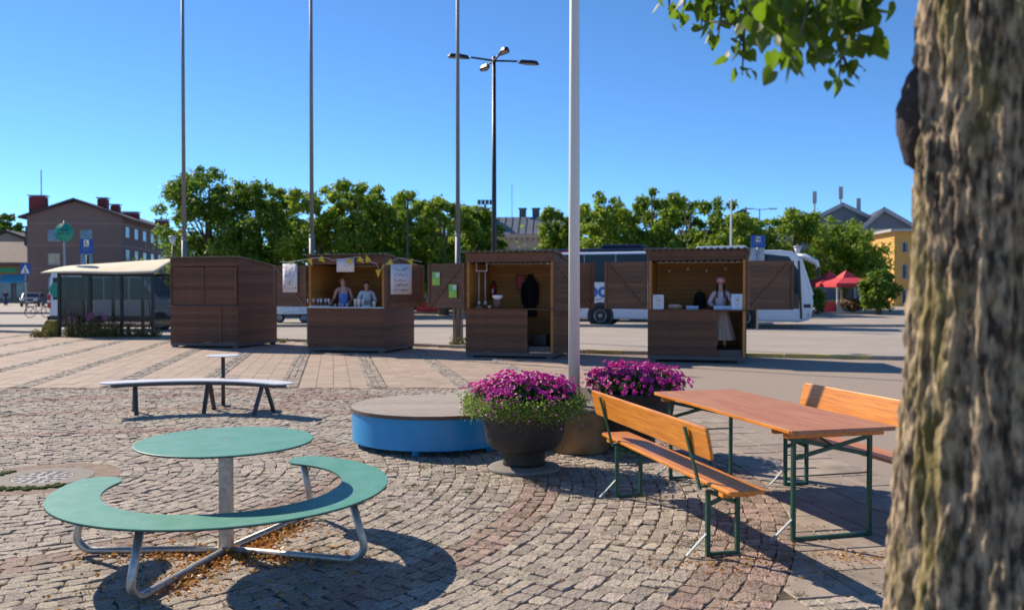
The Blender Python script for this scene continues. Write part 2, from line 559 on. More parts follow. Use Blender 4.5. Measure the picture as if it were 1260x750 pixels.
def vis(s):
    px = 630 + FPX * s[0] / s[1]; py = 357 + 1795.5 / s[1]
    return 0 < px < 1095 and py < 752
near = sorted([s for s in setts if vis(s)], key=lambda s: s[1])[:300]
nearset = set(near)
rest = [s for s in setts if s not in nearset]
sett_field('sett_field', [s for s in rest if not pink_at(s[0], s[1])], M_sett, sett_paving, nr)
sett_field('pink_sett_field', [s for s in rest if pink_at(s[0], s[1])], M_settp, sett_paving, nr)
proto = []
for mm in (M_sett, M_settp):
    row = []
    for V in sett_verts(10, nr):
        V = V.copy(); V[:, 0] *= 0.13; V[:, 1] *= 0.106
        V[:, :2] += 0.0
        me = npmesh('sett', V, SF, SZ, False); me.materials.append(mm); row.append(me)
    proto.append(row)
for s in near:
    o = bpy.data.objects.new('sett', rng.choice(proto[1 if pink_at(s[0], s[1]) else 0]))
    COL.objects.link(o)
    o.parent = sett_paving
    o.location = (s[0], s[1], Z0 + rng.gauss(0, 0.002)); o.scale = (s[3] / 0.13, s[4] / 0.106, 1)
    o.rotation_euler = (rng.gauss(0, 0.02), rng.gauss(0, 0.02), s[2])

# concrete slabs under the beer table
def slab_obj(poly, zt, m, parent, name='slab'):
    if len(poly) < 3: return None
    ar = 0.5 * sum(poly[i][0] * poly[(i + 1) % len(poly)][1] - poly[(i + 1) % len(poly)][0] * poly[i][1] for i in range(len(poly)))
    if abs(ar) < 0.004: return None
    cx = sum(p[0] for p in poly) / len(poly); cy_ = sum(p[1] for p in poly) / len(poly)
    b = MB()
    n = len(poly)
    ins = [(cx + (p[0] - cx) * 0.975, cy_ + (p[1] - cy_) * 0.975) for p in poly]
    tl = (rng.gauss(0, 0.004), rng.gauss(0, 0.004))
    zz = lambda p, z: z + (p[0] - cx) * tl[0] + (p[1] - cy_) * tl[1]
    V = [(p[0], p[1], zt - 0.02) for p in poly] + [(p[0], p[1], zz(p, zt - 0.006)) for p in poly] + [(p[0], p[1], zz(p, zt)) for p in ins]
    F = []
    for k in range(2):
        F += [(k * n + i, k * n + (i + 1) % n, (k + 1) * n + (i + 1) % n, (k + 1) * n + i) for i in range(n)]
    F.append(tuple(range(2 * n, 3 * n)))
    b.add(V, F)
    return b.build(name, m, parent)

slab_paving = tag(sheet('slab_paving', [(0.6, 0.9), (3.7, 0.9), (AS(13), 13.0), (1.9, 13.0)], 0.0125, M_bed), kind='structure')
for i in range(0, 9):
    for j in range(0, 32):
        off = 0.0
        g = 0.006
        a0, a1 = -(i + 1) * sw + g, -i * sw - g
        b0, b1 = j * sh + g, (j + 1) * sh - g
        q = [(O[0] + VV2[0] * a + UU[0] * b, O[1] + VV2[1] * a + UU[1] * b) for a, b in ((a0, b0), (a1, b0), (a1, b1), (a0, b1))]
        cx, cy_ = sum(p[0] for p in q) / 4, sum(p[1] for p in q) / 4
        if cy_ > 13.2 or cy_ < 2.6: continue
        # keep outside the outermost sett ring (clip by the tangent line)
        dx, dy = cx - C[0], cy_ - C[1]; dr = math.hypot(dx, dy)
        if dr < 6.35: continue
        q = clip(q, dx / dr, dy / dr, (C[0] * dx + C[1] * dy) / dr + R_OUT + 0.004)
        if cell_setts(i, j): continue
        slab_obj(q, Z0 + rng.gauss(0, 0.002), M_slab, slab_paving)

# plaza: rows of slabs with strips of grey setts, turned twelve degrees
b = MB(); strips = []
per = 1.58
for k in range(-12, 4):
    xs = -0.8 - 0.18 + per * k                         # at y = 15
    for j in range(-2, 60):
        for c_ in range(4):
            a0 = 0.37 + c_ * 0.302 + 0.004; a1 = 0.37 + (c_ + 1) * 0.302 - 0.004
            b0, b1 = j * 0.4 + 0.004, (j + 1) * 0.4 - 0.004
            q = [(xs + Vv[0] * a + U[0] * bb_, 15 + Vv[1] * a + U[1] * bb_) for a, bb_ in ((a0, b0), (a1, b0), (a1, b1), (a0, b1))]
            cx, cy_ = sum(p[0] for p in q) / 4, sum(p[1] for p in q) / 4
            if cy_ > kerb_y(cx) - 0.35 or cx > AS(cy_) - 0.05 or cx < -23: continue
            q = clip(q, 0, 1, D_SET + 0.01)
            if len(q) < 3: continue
            zt = Z0 + rng.gauss(0, 0.0012)
            n = len(q)
            b.add([(p[0], p[1], zt - 0.012) for p in q] + [(p[0], p[1], zt) for p in q],
                  [tuple(range(n, 2 * n))] + [(i, (i + 1) % n, n + (i + 1) % n, n + i) for i in range(n)])
        for c_ in range(3):
            for jj in range(3):
                bb_ = j * 0.4 + (jj + 0.5) * 0.133
                a = 0.06 + c_ * 0.118
                x, y = xs + Vv[0] * a + U[0] * bb_, 15 + Vv[1] * a + U[1] * bb_
                if y > kerb_y(x) - 0.3 or x > AS(y) - 0.05 or y < D_SET + 0.06 or x < -23: continue
                strips.append((x, y, math.atan2(U[1], U[0]), 0.13, 0.112))
o = b.build('slab_rows', M_plaza, plaza); o['kind'] = 'stuff'
sett_field('sett_strips', strips, M_sett, plaza, nr)

# kerb stones, yellow-painted in places
kerb = tag(empty('kerb', (0, 0, 0)), kind='structure')
for (x0, y0), (x1, y1) in zip(KERB, KERB[1:]):
    L_ = math.hypot(x1 - x0, y1 - y0); n = int(L_ / 1.0)
    for i in range(n):
        t = (i + 0.5) / n
        x, y = x0 + (x1 - x0) * t, y0 + (y1 - y0) * t
        MB().box((0, 0, 0), (L_ / n - 0.012, 0.16, 0.14)).build('kerbstone', M_yellow if (2.0 < x < 3.2 or 6.3 < x < 9.3) else M_kerb, kerb,
                 loc=(x, y, 0.03 + rng.gauss(0, 0.004)), rz=math.atan2(y1 - y0, x1 - x0), bevel=0.012)
far_kerb = tag(MB().bb(-40, 60, 40.2, 40.45, -0.05, 0.13).build('far_kerb', M_kerb, bevel=0.02), kind='structure')
far_kerb2 = tag(MB().bb(-60, 90, 62, 62.3, -0.05, 0.15).build('island_kerb', M_kerb, bevel=0.02), kind='structure')
side_pavement = sheet('far_pavement', [(-60, 62.3), (90, 62.3), (90, 75), (-60, 75)], 0.09, mat('far_paving', (0.36, 0.31, 0.26), 0.9, scale=0.5))

# drain cover
dr = thing('drain_cover', 'round iron drain grate in a concrete ring set among grey setts', 'drain cover', (C[0], C[1], Z0 - 0.004))
MB().lathe([(0.66, -0.01), (0.66, 0.004), (0.55, 0.006)], 48).build('sand_bed', mat('drain_sand', (0.29, 0.205, 0.15), 0.95, scale=8, col2=(0.18, 0.125, 0.09), bump=0.5), dr)
MB().lathe([(0.43, -0.01), (0.43, 0.009), (0.425, 0.011), (0.262, 0.011), (0.260, 0.0)], 48).build('concrete_ring', M_disc, dr)
g_ = MB().lathe([(0.255, 0.0), (0.255, 0.010)], 48).build('grate', mat('grate_iron', (0.30, 0.26, 0.235), 0.6, metal=0.3, scale=20), dr)
for ring_r, cnt in ((0.08, 6), (0.15, 10), (0.215, 14)):
    for k in range(cnt):
        a = 2 * math.pi * k / cnt
        MB().box((ring_r * math.cos(a), ring_r * math.sin(a), 0.0105), (0.05, 0.045, 0.003), a).build('slot', M_black, g_)
mo = MB()
for k in range(260):
    a = R(rng.uniform(150, 320)); rr = 0.47 + rng.gauss(0, 0.03)
    s_ = rng.uniform(0.012, 0.03)
    mo.sphere((rr * math.cos(a), rr * math.sin(a), 0.012), (s_, s_, s_ * 0.6), 6, 4)
mo.build('moss_rim', M_moss, dr, True)['kind'] = 'stuff'

# ------------------------------------------------------------------ round green table with ring bench
TC = (-1.853, 5.51)
t = thing('round_picnic_table', 'round teal table on a grey post with a teal ring bench around it', 'picnic table', (TC[0], TC[1], Z0))
tp = MB().lathe([(0.548, 0.728), (0.552, 0.731), (0.552, 0.735)], 96).build('tabletop_edge', M_edge, t, False)
MB().lathe([(0.552, 0.7352), (0.5515, 0.7395), (0.549, 0.741)], 96).build('tabletop', M_teal, t)
MB().lathe([(0.018, 0.7412), (0.018, 0.7425)], 20).build('cap', M_galv, t)
MB().bb(-0.039, 0.039, -0.039, 0.039, 0.04, 0.727).build('post', M_galv, t, bevel=0.01)
MB().bb(-0.2, 0.2, -0.03, 0.03, 0.70, 0.727).build('bracket', M_galv, t, bevel=0.004)
def ring_poly(r0, r1, a0, a1, n=64, tip=5):
    P = []
    mid, hw = (r0 + r1) / 2, (r1 - r0) / 2
    for i in range(n + 1):
        a = a0 + (a1 - a0) * i / n; P.append((r1 * math.cos(a), r1 * math.sin(a)))
    for k in range(1, tip * 2):
        th = math.pi * k / (tip * 2)
        a = a1 + math.sin(th) * hw / mid * 0.9; rr = mid + hw * math.cos(th); P.append((rr * math.cos(a), rr * math.sin(a)))
    for i in range(n + 1):
        a = a1 + (a0 - a1) * i / n; P.append((r0 * math.cos(a), r0 * math.sin(a)))
    for k in range(1, tip * 2):
        th = math.pi * k / (tip * 2)
        a = a0 - math.sin(th) * hw / mid * 0.9; rr = mid - hw * math.cos(th); P.append((rr * math.cos(a), rr * math.sin(a)))
    return P
A0, A1 = R(173), R(360 + 68)
def flat_ring(poly, z0, z1, nm, m, par):
    # triangulated ring strip so that the concave outline fills cleanly
    bm = bmesh.new()
    vs = [bm.verts.new((x, y, z0)) for x, y in poly]
    f = bm.faces.new(vs)
    r = bmesh.ops.extrude_face_region(bm, geom=[f])
    for e in r['geom']:
        if isinstance(e, bmesh.types.BMVert): e.co.z = z1
    bmesh.ops.recalc_face_normals(bm, faces=bm.faces)
    bmesh.ops.triangulate(bm, faces=[f for f in bm.faces if len(f.verts) > 4])
    me = bpy.data.meshes.new(nm); bm.to_mesh(me); bm.free()
    return link(nm, me, m, par)
rp_ = ring_poly(0.735, 1.037, A0, A1)
flat_ring(rp_, 0.437, 0.4435, 'seat_edge', M_edge, t)
flat_ring(rp_, 0.4437, 0.4505, 'ring_seat', M_teal, t)
for an in (70, -14, 258, 181):
    a = R(an); ca, sa = math.cos(a), math.sin(a)
    pts = [(0.87 * ca, 0.87 * sa, 0.437)]
    pts.append((0.955 * ca, 0.955 * sa, 0.16))
    for k in range(1, 7):
        th = math.pi / 2 * k / 6
        pts.append(((0.965 - 0.11 * (1 - math.cos(th))) * ca, (0.965 - 0.11 * (1 - math.cos(th))) * sa, 0.14 - 0.11 * math.sin(th)))
    pts.append((0.05 * ca, 0.05 * sa, 0.03))
    MB().tube(pts, 0.0245, 14).build('leg', M_galv, t, True)
    MB().lathe([(0.012, 0.4506), (0.012, 0.4512)], 12, (0.9 * ca, 0.9 * sa, 0)).build('bolt', M_galv, t)

# fallen leaves piled along the tubes
def leaf_bits(name, pts, size, m, rs, up=0.0, asp=0.6):
    n = len(pts)
    P = np.array(pts)
    d = rs.normal(size=(n, 3)); d[:, 2] *= 0.55; d /= np.linalg.norm(d, axis=1)[:, None]
    e = rs.normal(size=(n, 3)); e -= d * (e * d).sum(1)[:, None]; e /= np.linalg.norm(e, axis=1)[:, None]
    nn = np.cross(d, e)
    s = (size * rs.uniform(0.6, 1.3, n))[:, None]
    V = np.stack([P - d * s, P + e * s * asp + nn * s * 0.2, P + d * s, P - e * s * asp + nn * s * 0.2], 1).reshape(-1, 3)
    V[:, 2] = np.maximum(V[:, 2], Z0 + 0.002)
    F = np.arange(4 * n)
    return npmesh(name, V, F, np.full(n, 4))
pts = []
for an, cnt in ((70, 520), (-14, 430), (258, 430), (181, 330)):
    for _ in range(cnt):
        rr = abs(rng.gauss(0.30, 0.26)); off = rng.gauss(0.03, 0.075) if an != 70 else rng.gauss(-0.06, 0.07)
        if rr > 0.93: continue
        a = R(an)
        pts.append((TC[0] + rr * math.cos(a) - off * math.sin(a), TC[1] + rr * math.sin(a) + off * math.cos(a), Z0 + 0.006 + abs(rng.gauss(0, 0.018)) * max(0, 1 - abs(off) / 0.15)))
for _ in range(260):
    a = rng.uniform(0, 6.28); rr = rng.uniform(0.1, 1.0)
    pts.append((TC[0] + rr * math.cos(a) + 0.05, TC[1] + rr * math.sin(a) - 0.2, Z0 + 0.007))
o = tag(link('fallen_leaves', leaf_bits('fallen_leaves', pts, 0.018, M_leaf_dry, nr), M_leaf_dry), 'dry orange leaves drifted against the round table feet', 'leaves', kind='stuff')
pts = []
for _ in range(170):
    y = rng.uniform(4.6, 10); x = rng.uniform(-0.5 * y, 0.42 * y)
    pts.append((x, y, Z0 + 0.006))
for _ in range(150):
    pts.append((1.35 + rng.gauss(0, 0.25), 5.3 + rng.gauss(0, 0.12), Z0 + 0.006))
    pts.append((2.2 + rng.gauss(0, 0.25), 5.45 + rng.gauss(0, 0.1), Z0 + 0.006))
tag(link('scattered_leaves', leaf_bits('scattered_leaves', pts, 0.014, M_leaf_dry, nr), M_leaf_dry), 'single dry leaves scattered over the paving', 'leaves', kind='stuff')
# weeds in the joints
pts = []
for _ in range(260):
    y = rng.uniform(4.6, 12.5); x = rng.uniform(-0.58 * y, 0.42 * y)
    if rng.random() < 0.45: x, y = rng.gauss(0.2, 0.9), rng.gauss(7.6, 0.7)
    if rng.random() < 0.15: x, y = rng.gauss(1.5, 0.5), rng.gauss(5.4, 0.5)
    sp = rng.uniform(0.02, 0.09)
    for _ in range(rng.randint(8, 40)):
        pts.append((x + rng.gauss(0, sp), y + rng.gauss(0, sp * 0.6), Z0 + 0.003 + abs(rng.gauss(0, 0.008))))
tag(link('joint_weeds', leaf_bits('joint_weeds', pts, 0.010, M_weed, nr, asp=0.3), M_weed), 'small weeds and moss growing in the paving joints', 'weeds', kind='stuff')

# ------------------------------------------------------------------ grey curved bench and small table
BR = 1.88
bc = (PX(246, 11.9), 12.05 - BR)
gb = thing('curved_bench', 'curved pale grey bench on dark splayed steel legs', 'bench', (bc[0], bc[1], Z0))
cp = ring_poly(BR - 0.17, BR + 0.17, R(90 - 40), R(90 + 37), 40)
flat_ring(cp, 0.436, 0.452, 'bench_seat', M_ltgrey, gb)
b = MB()
cp2 = ring_poly(BR - 0.13, BR + 0.13, R(90 - 37), R(90 + 34), 30)
flat_ring(cp2, 0.385, 0.434, 'seat_rail', M_darksteel, gb)
for an in (90 + 28, 90 - 2, 90 - 29):
    a = R(an); ca, sa = math.cos(a), math.sin(a)
    for s_ in (-1, 1):
        MB().bar(((BR + s_ * 0.03) * ca, (BR + s_ * 0.03) * sa, 0.40), ((BR + s_ * 0.19) * ca, (BR + s_ * 0.19) * sa, 0.0), 0.055, 0.035).build('leg', M_darksteel, gb, bevel=0.004)
st_ = thing('small_round_table', 'small pale grey round table on one dark post beyond the curved bench', 'table', (PX(274, 12.6), 12.6, Z0))
MB().lathe([(0.235, 0.738), (0.237, 0.742), (0.237, 0.752), (0.232, 0.754)], 48).build('tabletop', M_ltgrey, st_)
MB().tube([(0, 0, 0.0), (0, 0, 0.738)], 0.028, 14).build('post', M_darksteel, st_, True)
MB().lathe([(0.11, 0.0), (0.11, 0.012)], 20).build('foot', M_darksteel, st_)

# ------------------------------------------------------------------ blue podium with timber top
pd = thing('podium', 'round blue podium with weathered grey timber deck', 'podium', (-0.86, 9.62, Z0))
PR = 0.93
MB().lathe([(PR - 0.05, 0.06), (PR - 0.004, 0.06), (PR, 0.064), (PR, 0.068), (PR, 0.38), (PR, 0.386), (PR - 0.004, 0.39), (PR - 0.05, 0.39)], 96).build('drum', M_blue, pd, True)
nb = 14
bw = 2 * (PR + 0.012) / nb
for k in range(nb):
    y0, y1 = -(PR + 0.012) + k * bw + 0.003, -(PR + 0.012) + (k + 1) * bw - 0.003
    P = []
    for i in range(9):
        y = y0 + (y1 - y0) * i / 8; P.append((math.sqrt(max(0.0004, (PR + 0.012) ** 2 - y * y)), y))
    for i in range(9):
        y = y1 + (y0 - y1) * i / 8; P.append((-math.sqrt(max(0.0004, (PR + 0.012) ** 2 - y * y)), y))
    MB().prism(P, 0.392, 0.425).build('plank', M_deck, pd, rz=R(4))
rimm = MB()
for k in range(96):
    a0, a1 = 2 * math.pi * k / 96, 2 * math.pi * (k + 1) / 96
    r0, r1 = PR + 0.0125, PR + 0.021
    rimm.add([(r0 * math.cos(a0), r0 * math.sin(a0), .388), (r1 * math.cos(a0), r1 * math.sin(a0), .388), (r1 * math.cos(a0), r1 * math.sin(a0), .421), (r0 * math.cos(a0), r0 * math.sin(a0), .421),
              (r0 * math.cos(a1), r0 * math.sin(a1), .388), (r1 * math.cos(a1), r1 * math.sin(a1), .388), (r1 * math.cos(a1), r1 * math.sin(a1), .421), (r0 * math.cos(a1), r0 * math.sin(a1), .421)],
             [(1, 5, 6, 2), (2, 6, 7, 3), (0, 4, 5, 1)])
rimm.build('rim', mat('rim_brown', (0.15, 0.085, 0.05), 0.6, scale=5), pd)
for a in range(0, 360, 60):
    MB().lathe([(0.04, 0), (0.04, 0.062)], 12, ((PR - .12) * math.cos(R(a + 20)), (PR - .12) * math.sin(R(a + 20)), 0)).build('foot', M_blue, pd)

# ------------------------------------------------------------------ planters
def petal_cloud(name, n, c, rx, rz_, size, m, rs, zmin=0.0, par=None, cup=0.35):
    """ five-petalled flowers on a dome """
    V = []; F = []; S = []
    for _ in range(n):
        a = rs.uniform(0, 2 * math.pi); q = math.sqrt(rs.uniform(0.0, 1.0))
        z = max(0, 1 - q ** 3.2) ** 0.5
        lump = 1 + 0.07 * math.sin(3 * a + 1) * q + 0.09 * math.sin(5 * a + 6 * q) + rs.normal(0, 0.07)
        p = np.array([c[0] + rx * q * math.cos(a) * lump, c[1] + rx * q * math.sin(a) * lump, c[2] + rz_ * z * lump + rs.normal(0, 0.012)])
        nrm = np.array([q * math.cos(a), q * math.sin(a), 0.35 + z]) + rs.normal(0, 0.35, 3); nrm /= np.linalg.norm(nrm)
        e1 = np.cross(nrm, rs.normal(size=3)); e1 /= np.linalg.norm(e1); e2 = np.cross(nrm, e1)
        s = size * rs.uniform(0.55, 1.3)
        o0 = len(V)
        V.append(p - nrm * s * 0.25)
        for k in range(10):
            th = 2 * math.pi * k / 10; rr = s * (1.0 if k % 2 == 0 else 0.78)
            V.append(p + (e1 * math.cos(th) + e2 * math.sin(th)) * rr + nrm * s * (cup if k % 2 else 0.1) * 0.5)
        for k in range(10):
            F += [o0, o0 + 1 + k, o0 + 1 + (k + 1) % 10]; S.append(3)
    o = link(name, npmesh(name, np.array(V), F, S, False), m, par)
    o['kind'] = 'stuff'
    return o
def leaf_dome(name, n, c, rx, rz_, size, m, rs, par, shell=0.25, below=0.0, asp=0.5):
    a = rs.uniform(0, 2 * np.pi, n); q = np.sqrt(rs.uniform(0, 1, n))
    z = np.sqrt(1 - q ** 3.2); sc = 1 - shell * rs.uniform(0, 1, n)
    P = np.stack([c[0] + rx * q * np.cos(a) * sc, c[1] + rx * q * np.sin(a) * sc, c[2] + rz_ * z * sc - below * rs.uniform(0, 1, n) * (q > .8)], 1)
    d = rs.normal(size=(n, 3)); d /= np.linalg.norm(d, axis=1)[:, None]
    e = rs.normal(size=(n, 3)); e -= d * (e * d).sum(1)[:, None]; e /= np.linalg.norm(e, axis=1)[:, None]
    s = (size * rs.uniform(0.6, 1.3, n))[:, None]
    V = np.stack([P - d * s, P + e * s * asp, P + d * s, P - e * s * asp], 1).reshape(-1, 3)
    o = link(name, npmesh(name, V, np.arange(4 * n), np.full(n, 4)), m, par)
    o['kind'] = 'stuff'
    return o
def planter(loc, label, trail, seed, sc=1.0):
    rs = np.random.default_rng(seed)
    p = thing('flower_planter', label, 'planter', loc, 0, 'cast flower urns by the flagpole')
    MB().lathe([(0.345, 0.0), (0.345, 0.025), (0.33, 0.035), (0.23, 0.05)], 48).build('base_plate', M_disc, p, True, bevel=0)
    MB().lathe([(0.205, 0.05), (0.20, 0.09), (0.205, 0.17), (0.22, 0.195), (0.31, 0.215), (0.352, 0.255), (0.372, 0.33), (0.397, 0.47), (0.418, 0.60), (0.428, 0.615), (0.428, 0.645), (0.405, 0.65), (0.39, 0.61), (0.05, 0.60)], 56).build('urn', M_pot, p, True)
    MB().lathe([(0.39, 0.60), (0.2, 0.66), (0.02, 0.68)], 32).build('soil', mat('soil', (0.03, 0.022, 0.015), 0.95), p, True)
    leaf_dome('flower_leaves', 5200, (0, 0, 0.63), 0.49 * sc, 0.215 * sc, 0.026, M_pleaf, rs, p, 0.45)
    petal_cloud('blossoms', 640, (0, 0, 0.635), 0.49 * sc, 0.235 * sc, 0.027, M_petal, rs, par=p)
    if trail:
        # trailing green plants hanging over the rim in clumps
        P = []
        cl = [(R(a), rs.uniform(0.09, 0.15), rs.uniform(0.04, 0.13)) for a in (178, 195, 214, 236, 250, 266, 283, 300, 318, 336, 352, 8, 30, 150, 60, 90, 120)]
        for a, w, dr_ in cl:
            for _ in range(560):
                aa = a + rs.normal(0, w / 0.46)
                rr = 0.50 + rs.normal(0, 0.04) + 0.03
                P.append((rr * math.cos(aa), rr * math.sin(aa), 0.66 + rs.normal(0, 0.04) - dr_ * rs.uniform(0, 1) ** 1.5))
        n = len(P); P = np.array(P)
        d = rs.normal(size=(n, 3)); d /= np.linalg.norm(d, axis=1)[:, None]
        e = rs.normal(size=(n, 3)); e -= d * (e * d).sum(1)[:, None]; e /= np.linalg.norm(e, axis=1)[:, None]
        s = (0.0115 * rs.uniform(0.6, 1.3, n))[:, None]
        V = np.stack([P - d * s, P + e * s * .6, P + d * s, P - e * s * .6], 1).reshape(-1, 3)
        o = link('trailing_plants', npmesh('trailing_plants', V, np.arange(4 * n), np.full(n, 4)), M_trail, p); o['kind'] = 'stuff'
        idx = rs.choice(n, 130, replace=False)
        V = []; F = []; S = []
        for i in idx:
            c = P[i] * np.array([1.06, 1.06, 1.0]) - np.array([0, 0, 0.012])
            nrm = np.array([c[0], c[1], 0.2]) + rs.normal(0, .2, 3); nrm /= np.linalg.norm(nrm)
            e1 = np.cross(nrm, [0, 0, 1.0]); e1 /= np.linalg.norm(e1); e2 = np.cross(nrm, e1); o0 = len(V)
            for k in range(6):
                V.append(c + (e1 * math.cos(k * 1.047) + e2 * math.sin(k * 1.047)) * 0.0125 * rs.uniform(.7, 1.2))
            F += list(range(o0, o0 + 6)); S.append(6)
        o = link('small_blossoms', npmesh('small_blossoms', np.array(V), F, S), M_petal2, p); o['kind'] = 'stuff'
    return p
planter((PX(645, 8.15), 8.15, Z0), 'dark urn of magenta flowers with bright green trailing plants, beside the blue podium', True, 3, 1.05)
planter((PX(783, 9.05), 9.05, Z0), 'dark urn of magenta flowers behind the bench backrest', False, 8, 1.13)

# ------------------------------------------------------------------ flagpoles
fp = thing('flagpole', 'thick white flagpole rising from a tan concrete base between the flower urns', 'flagpole', (PX(713, 9.15), 9.15, Z0), 0, 'flagpoles of the square')
MB().lathe([(0.33, 0.0), (0.35, 0.02), (0.355, 0.42), (0.345, 0.44)], 40).build('base', M_tan, fp, True)
MB().lathe([(0.37, 0.441), (0.372, 0.455), (0.36, 0.47), (0.1, 0.475)], 40).build('base_cap', M_disc, fp, True)
pcx = PX(706.5, 9.15) - PX(713, 9.15)
MB().tube([(pcx, 0, 0.44), (pcx, 0, 3.0), (pcx, 0, 11)], [0.062, 0.058, 0.036], 24).build('pole', M_pole, fp, True)
MB().lathe([(0.085, 0.46), (0.085, 0.52), (0.064, 0.53)], 24, (pcx, 0, 0)).build('collar', M_polegrey, fp, True)
MB().sphere((pcx, 0, 11.05), 0.07).build('finial', M_polegrey, fp, True)
def grey_pole(px, d, label):
    f = thing('flagpole', label, 'flagpole', (PX(px, d), d, 0.0), 0, 'flagpoles of the square')
    MB().tube([(0, 0, 0), (0, 0, 3.4)], [0.088, 0.082], 18).build('lower_tube', M_poledark, f, True)
    MB().tube([(0, 0, 3.4), (0, 0, 13.5)], [0.066, 0.045], 18).build('pole', M_poledark, f, True)
    MB().lathe([(0.084, 3.38), (0.09, 3.4), (0.09, 3.46), (0.068, 3.48)], 18).build('collar', M_poledark, f, True)
    for s_ in (-1, 1):
        MB().bb(s_ * 0.125 - 0.03, s_ * 0.125 + 0.03, -0.07, 0.07, 0, 1.35).build('clamp_post', mat('clamp_wood', (0.30, 0.26, 0.22), 0.8, scale=5, stretch=(1, 1, .2)), f, bevel=0.01)
    MB().sphere((0, 0, 13.55), 0.09).build('finial', M_polegrey, f, True)
    return f
grey_pole(227, 28.2, 'slim grey flagpole standing behind the closed stall')
grey_pole(384, 27.0, 'slim grey flagpole standing behind the stall with bunting')
grey_pole(563.5, 26.3, 'slim grey flagpole behind the shutter with two green notices')

# ------------------------------------------------------------------ beer table and benches
TH = math.atan2(0.247, 0.969)                        # turn anticlockwise
def leg_frame(par, y, h, w, strut, name='leg_frame', dirn=1, xbrace=True, sgn=-1):
    """ folding support in the plane y=const: two legs, ground bar, brace, zinc strut """
    b = MB()
    s_ = 0.028
    b.bar((-w / 2, y, 0.0), (-w / 2, y, h), s_, s_, (0, 1, 0))
    b.bar((w / 2, y, 0.0), (w / 2, y, h), s_, s_, (0, 1, 0))
    b.bar((-w / 2 + s_ * .5, y, 0.012), (w / 2 - s_ * .5, y, 0.012), 0.028, 0.022)
    if xbrace:
        b.bar((-w / 2 + 0.014, y + .006, h * 0.98), (w / 2 - 0.014, y + .006, h * 0.80), 0.012, 0.03)
        b.bar((-w / 2 + 0.014, y - .008, h * 0.80), (w / 2 - 0.014, y - .008, h * 0.98), 0.012, 0.03)
        b.bar((-w / 2, y, h * 0.62), (w / 2, y, h * 0.62), 0.008, 0.010)
    b.bar((w * 0.1, y + 0.02 * dirn, h * 0.86), (w * 0.1, y + dirn * h * 0.62, h * 0.985), 0.014, 0.014)
    o = b.build(name, M_green, par, bevel=0.003)
    MB().bar((sgn * w / 2, y, 0.155), (sgn * (w / 2 + strut), y - dirn * 0.0, 0.012), 0.022, 0.008).build('strut', M_zinc, o)
    return o
def board(x0, x1, y0, y1, z0, z1, nm, m, par, rad=0.03, bev=0.007):
    P = []
    for (cx, cy_, a) in ((x1 - rad, y1 - rad, 0), (x0 + rad, y1 - rad, 90), (x0 + rad, y0 + rad, 180), (x1 - rad, y0 + rad, 270)):
        for k in range(5):
            th = R(a + 90 * k / 4); P.append((cx + rad * math.cos(th), cy_ + rad * math.sin(th)))
    return MB().prism(P, z0, z1).build(nm, m, par, bevel=bev)
def beer_bench(loc, label, back_side, seatm):
    t = thing('beer_bench', label, 'bench', loc, TH, 'folding benches at the long table')
    L_ = 2.25
    board(-0.125, 0.125, -L_ / 2, L_ / 2, 0.462, 0.488, 'seat', seatm, t, 0.03)
    for y in (-L_ / 2 + 0.14, L_ / 2 - 0.14):
        MB().bb(-0.115, 0.115, y - 0.03, y + 0.03, 0.425, 0.4615).build('batten', M_orange, t, bevel=0.004)
    for y, dn in ((-0.80, 1), (0.80, -1)):
        leg_frame(t, y, 0.425, 0.21, 0.15, dirn=dn)
    # backrest board, leaning outwards
    s_ = back_side
    xb = s_ * 0.145
    bm = board(-1.04, 1.04, -0.105, 0.105, -0.012, 0.012, 'backrest', M_orange_x, t, 0.035)
    bm.matrix_local = Matrix.Translation((s_ * 0.215, 0.0, 0.765)) @ Matrix.Rotation(R(90), 4, 'Z') @ Matrix.Rotation(R(90 - s_ * -12), 4, 'X')
    for y in (-0.78, 0.78):
        b = MB()
        b.bar((s_ * 0.150, y, 0.43), (s_ * 0.262, y, 0.84), 0.035, 0.012, (s_, 0, -.25))
        b.bar((s_ * 0.150, y, 0.448), (0.0, y, 0.448), 0.03, 0.012)
        ob = b.build('back_bracket', M_green, t, bevel=0.002)
    return t
beer_bench((1.165, 6.27, Z0), 'orange folding bench with backrest turned to the camera, beside the urns', -1, M_orange)
beer_bench((2.70, 6.72, Z0), 'folding bench with red seat and orange backrest on the far side of the table', 1, M_redwood)
bt = thing('beer_table', 'long folding table with worn red wooden top and green steel legs', 'table', (1.97, 6.83, Z0), TH)
tb = board(-0.405, 0.405, -1.14, 1.14, 0.752, 0.780, 'tabletop', M_redwood, bt, 0.04, 0.004)
for y in (-1.0, 1.0):
    MB().bb(-0.375, 0.375, y - 0.035, y + 0.035, 0.708, 0.7515).build('batten', M_orange, bt, bevel=0.004)
for s_ in (-1, 1):
    MB().bb(s_ * 0.4055, s_ * 0.410, -1.10, 1.10, 0.756, 0.776).build('edge_strip', M_orange, bt)
leg_frame(bt, -0.98, 0.708, 0.60, 0.17, dirn=1)
leg_frame(bt, 0.98, 0.708, 0.60, 0.17, dirn=-1)
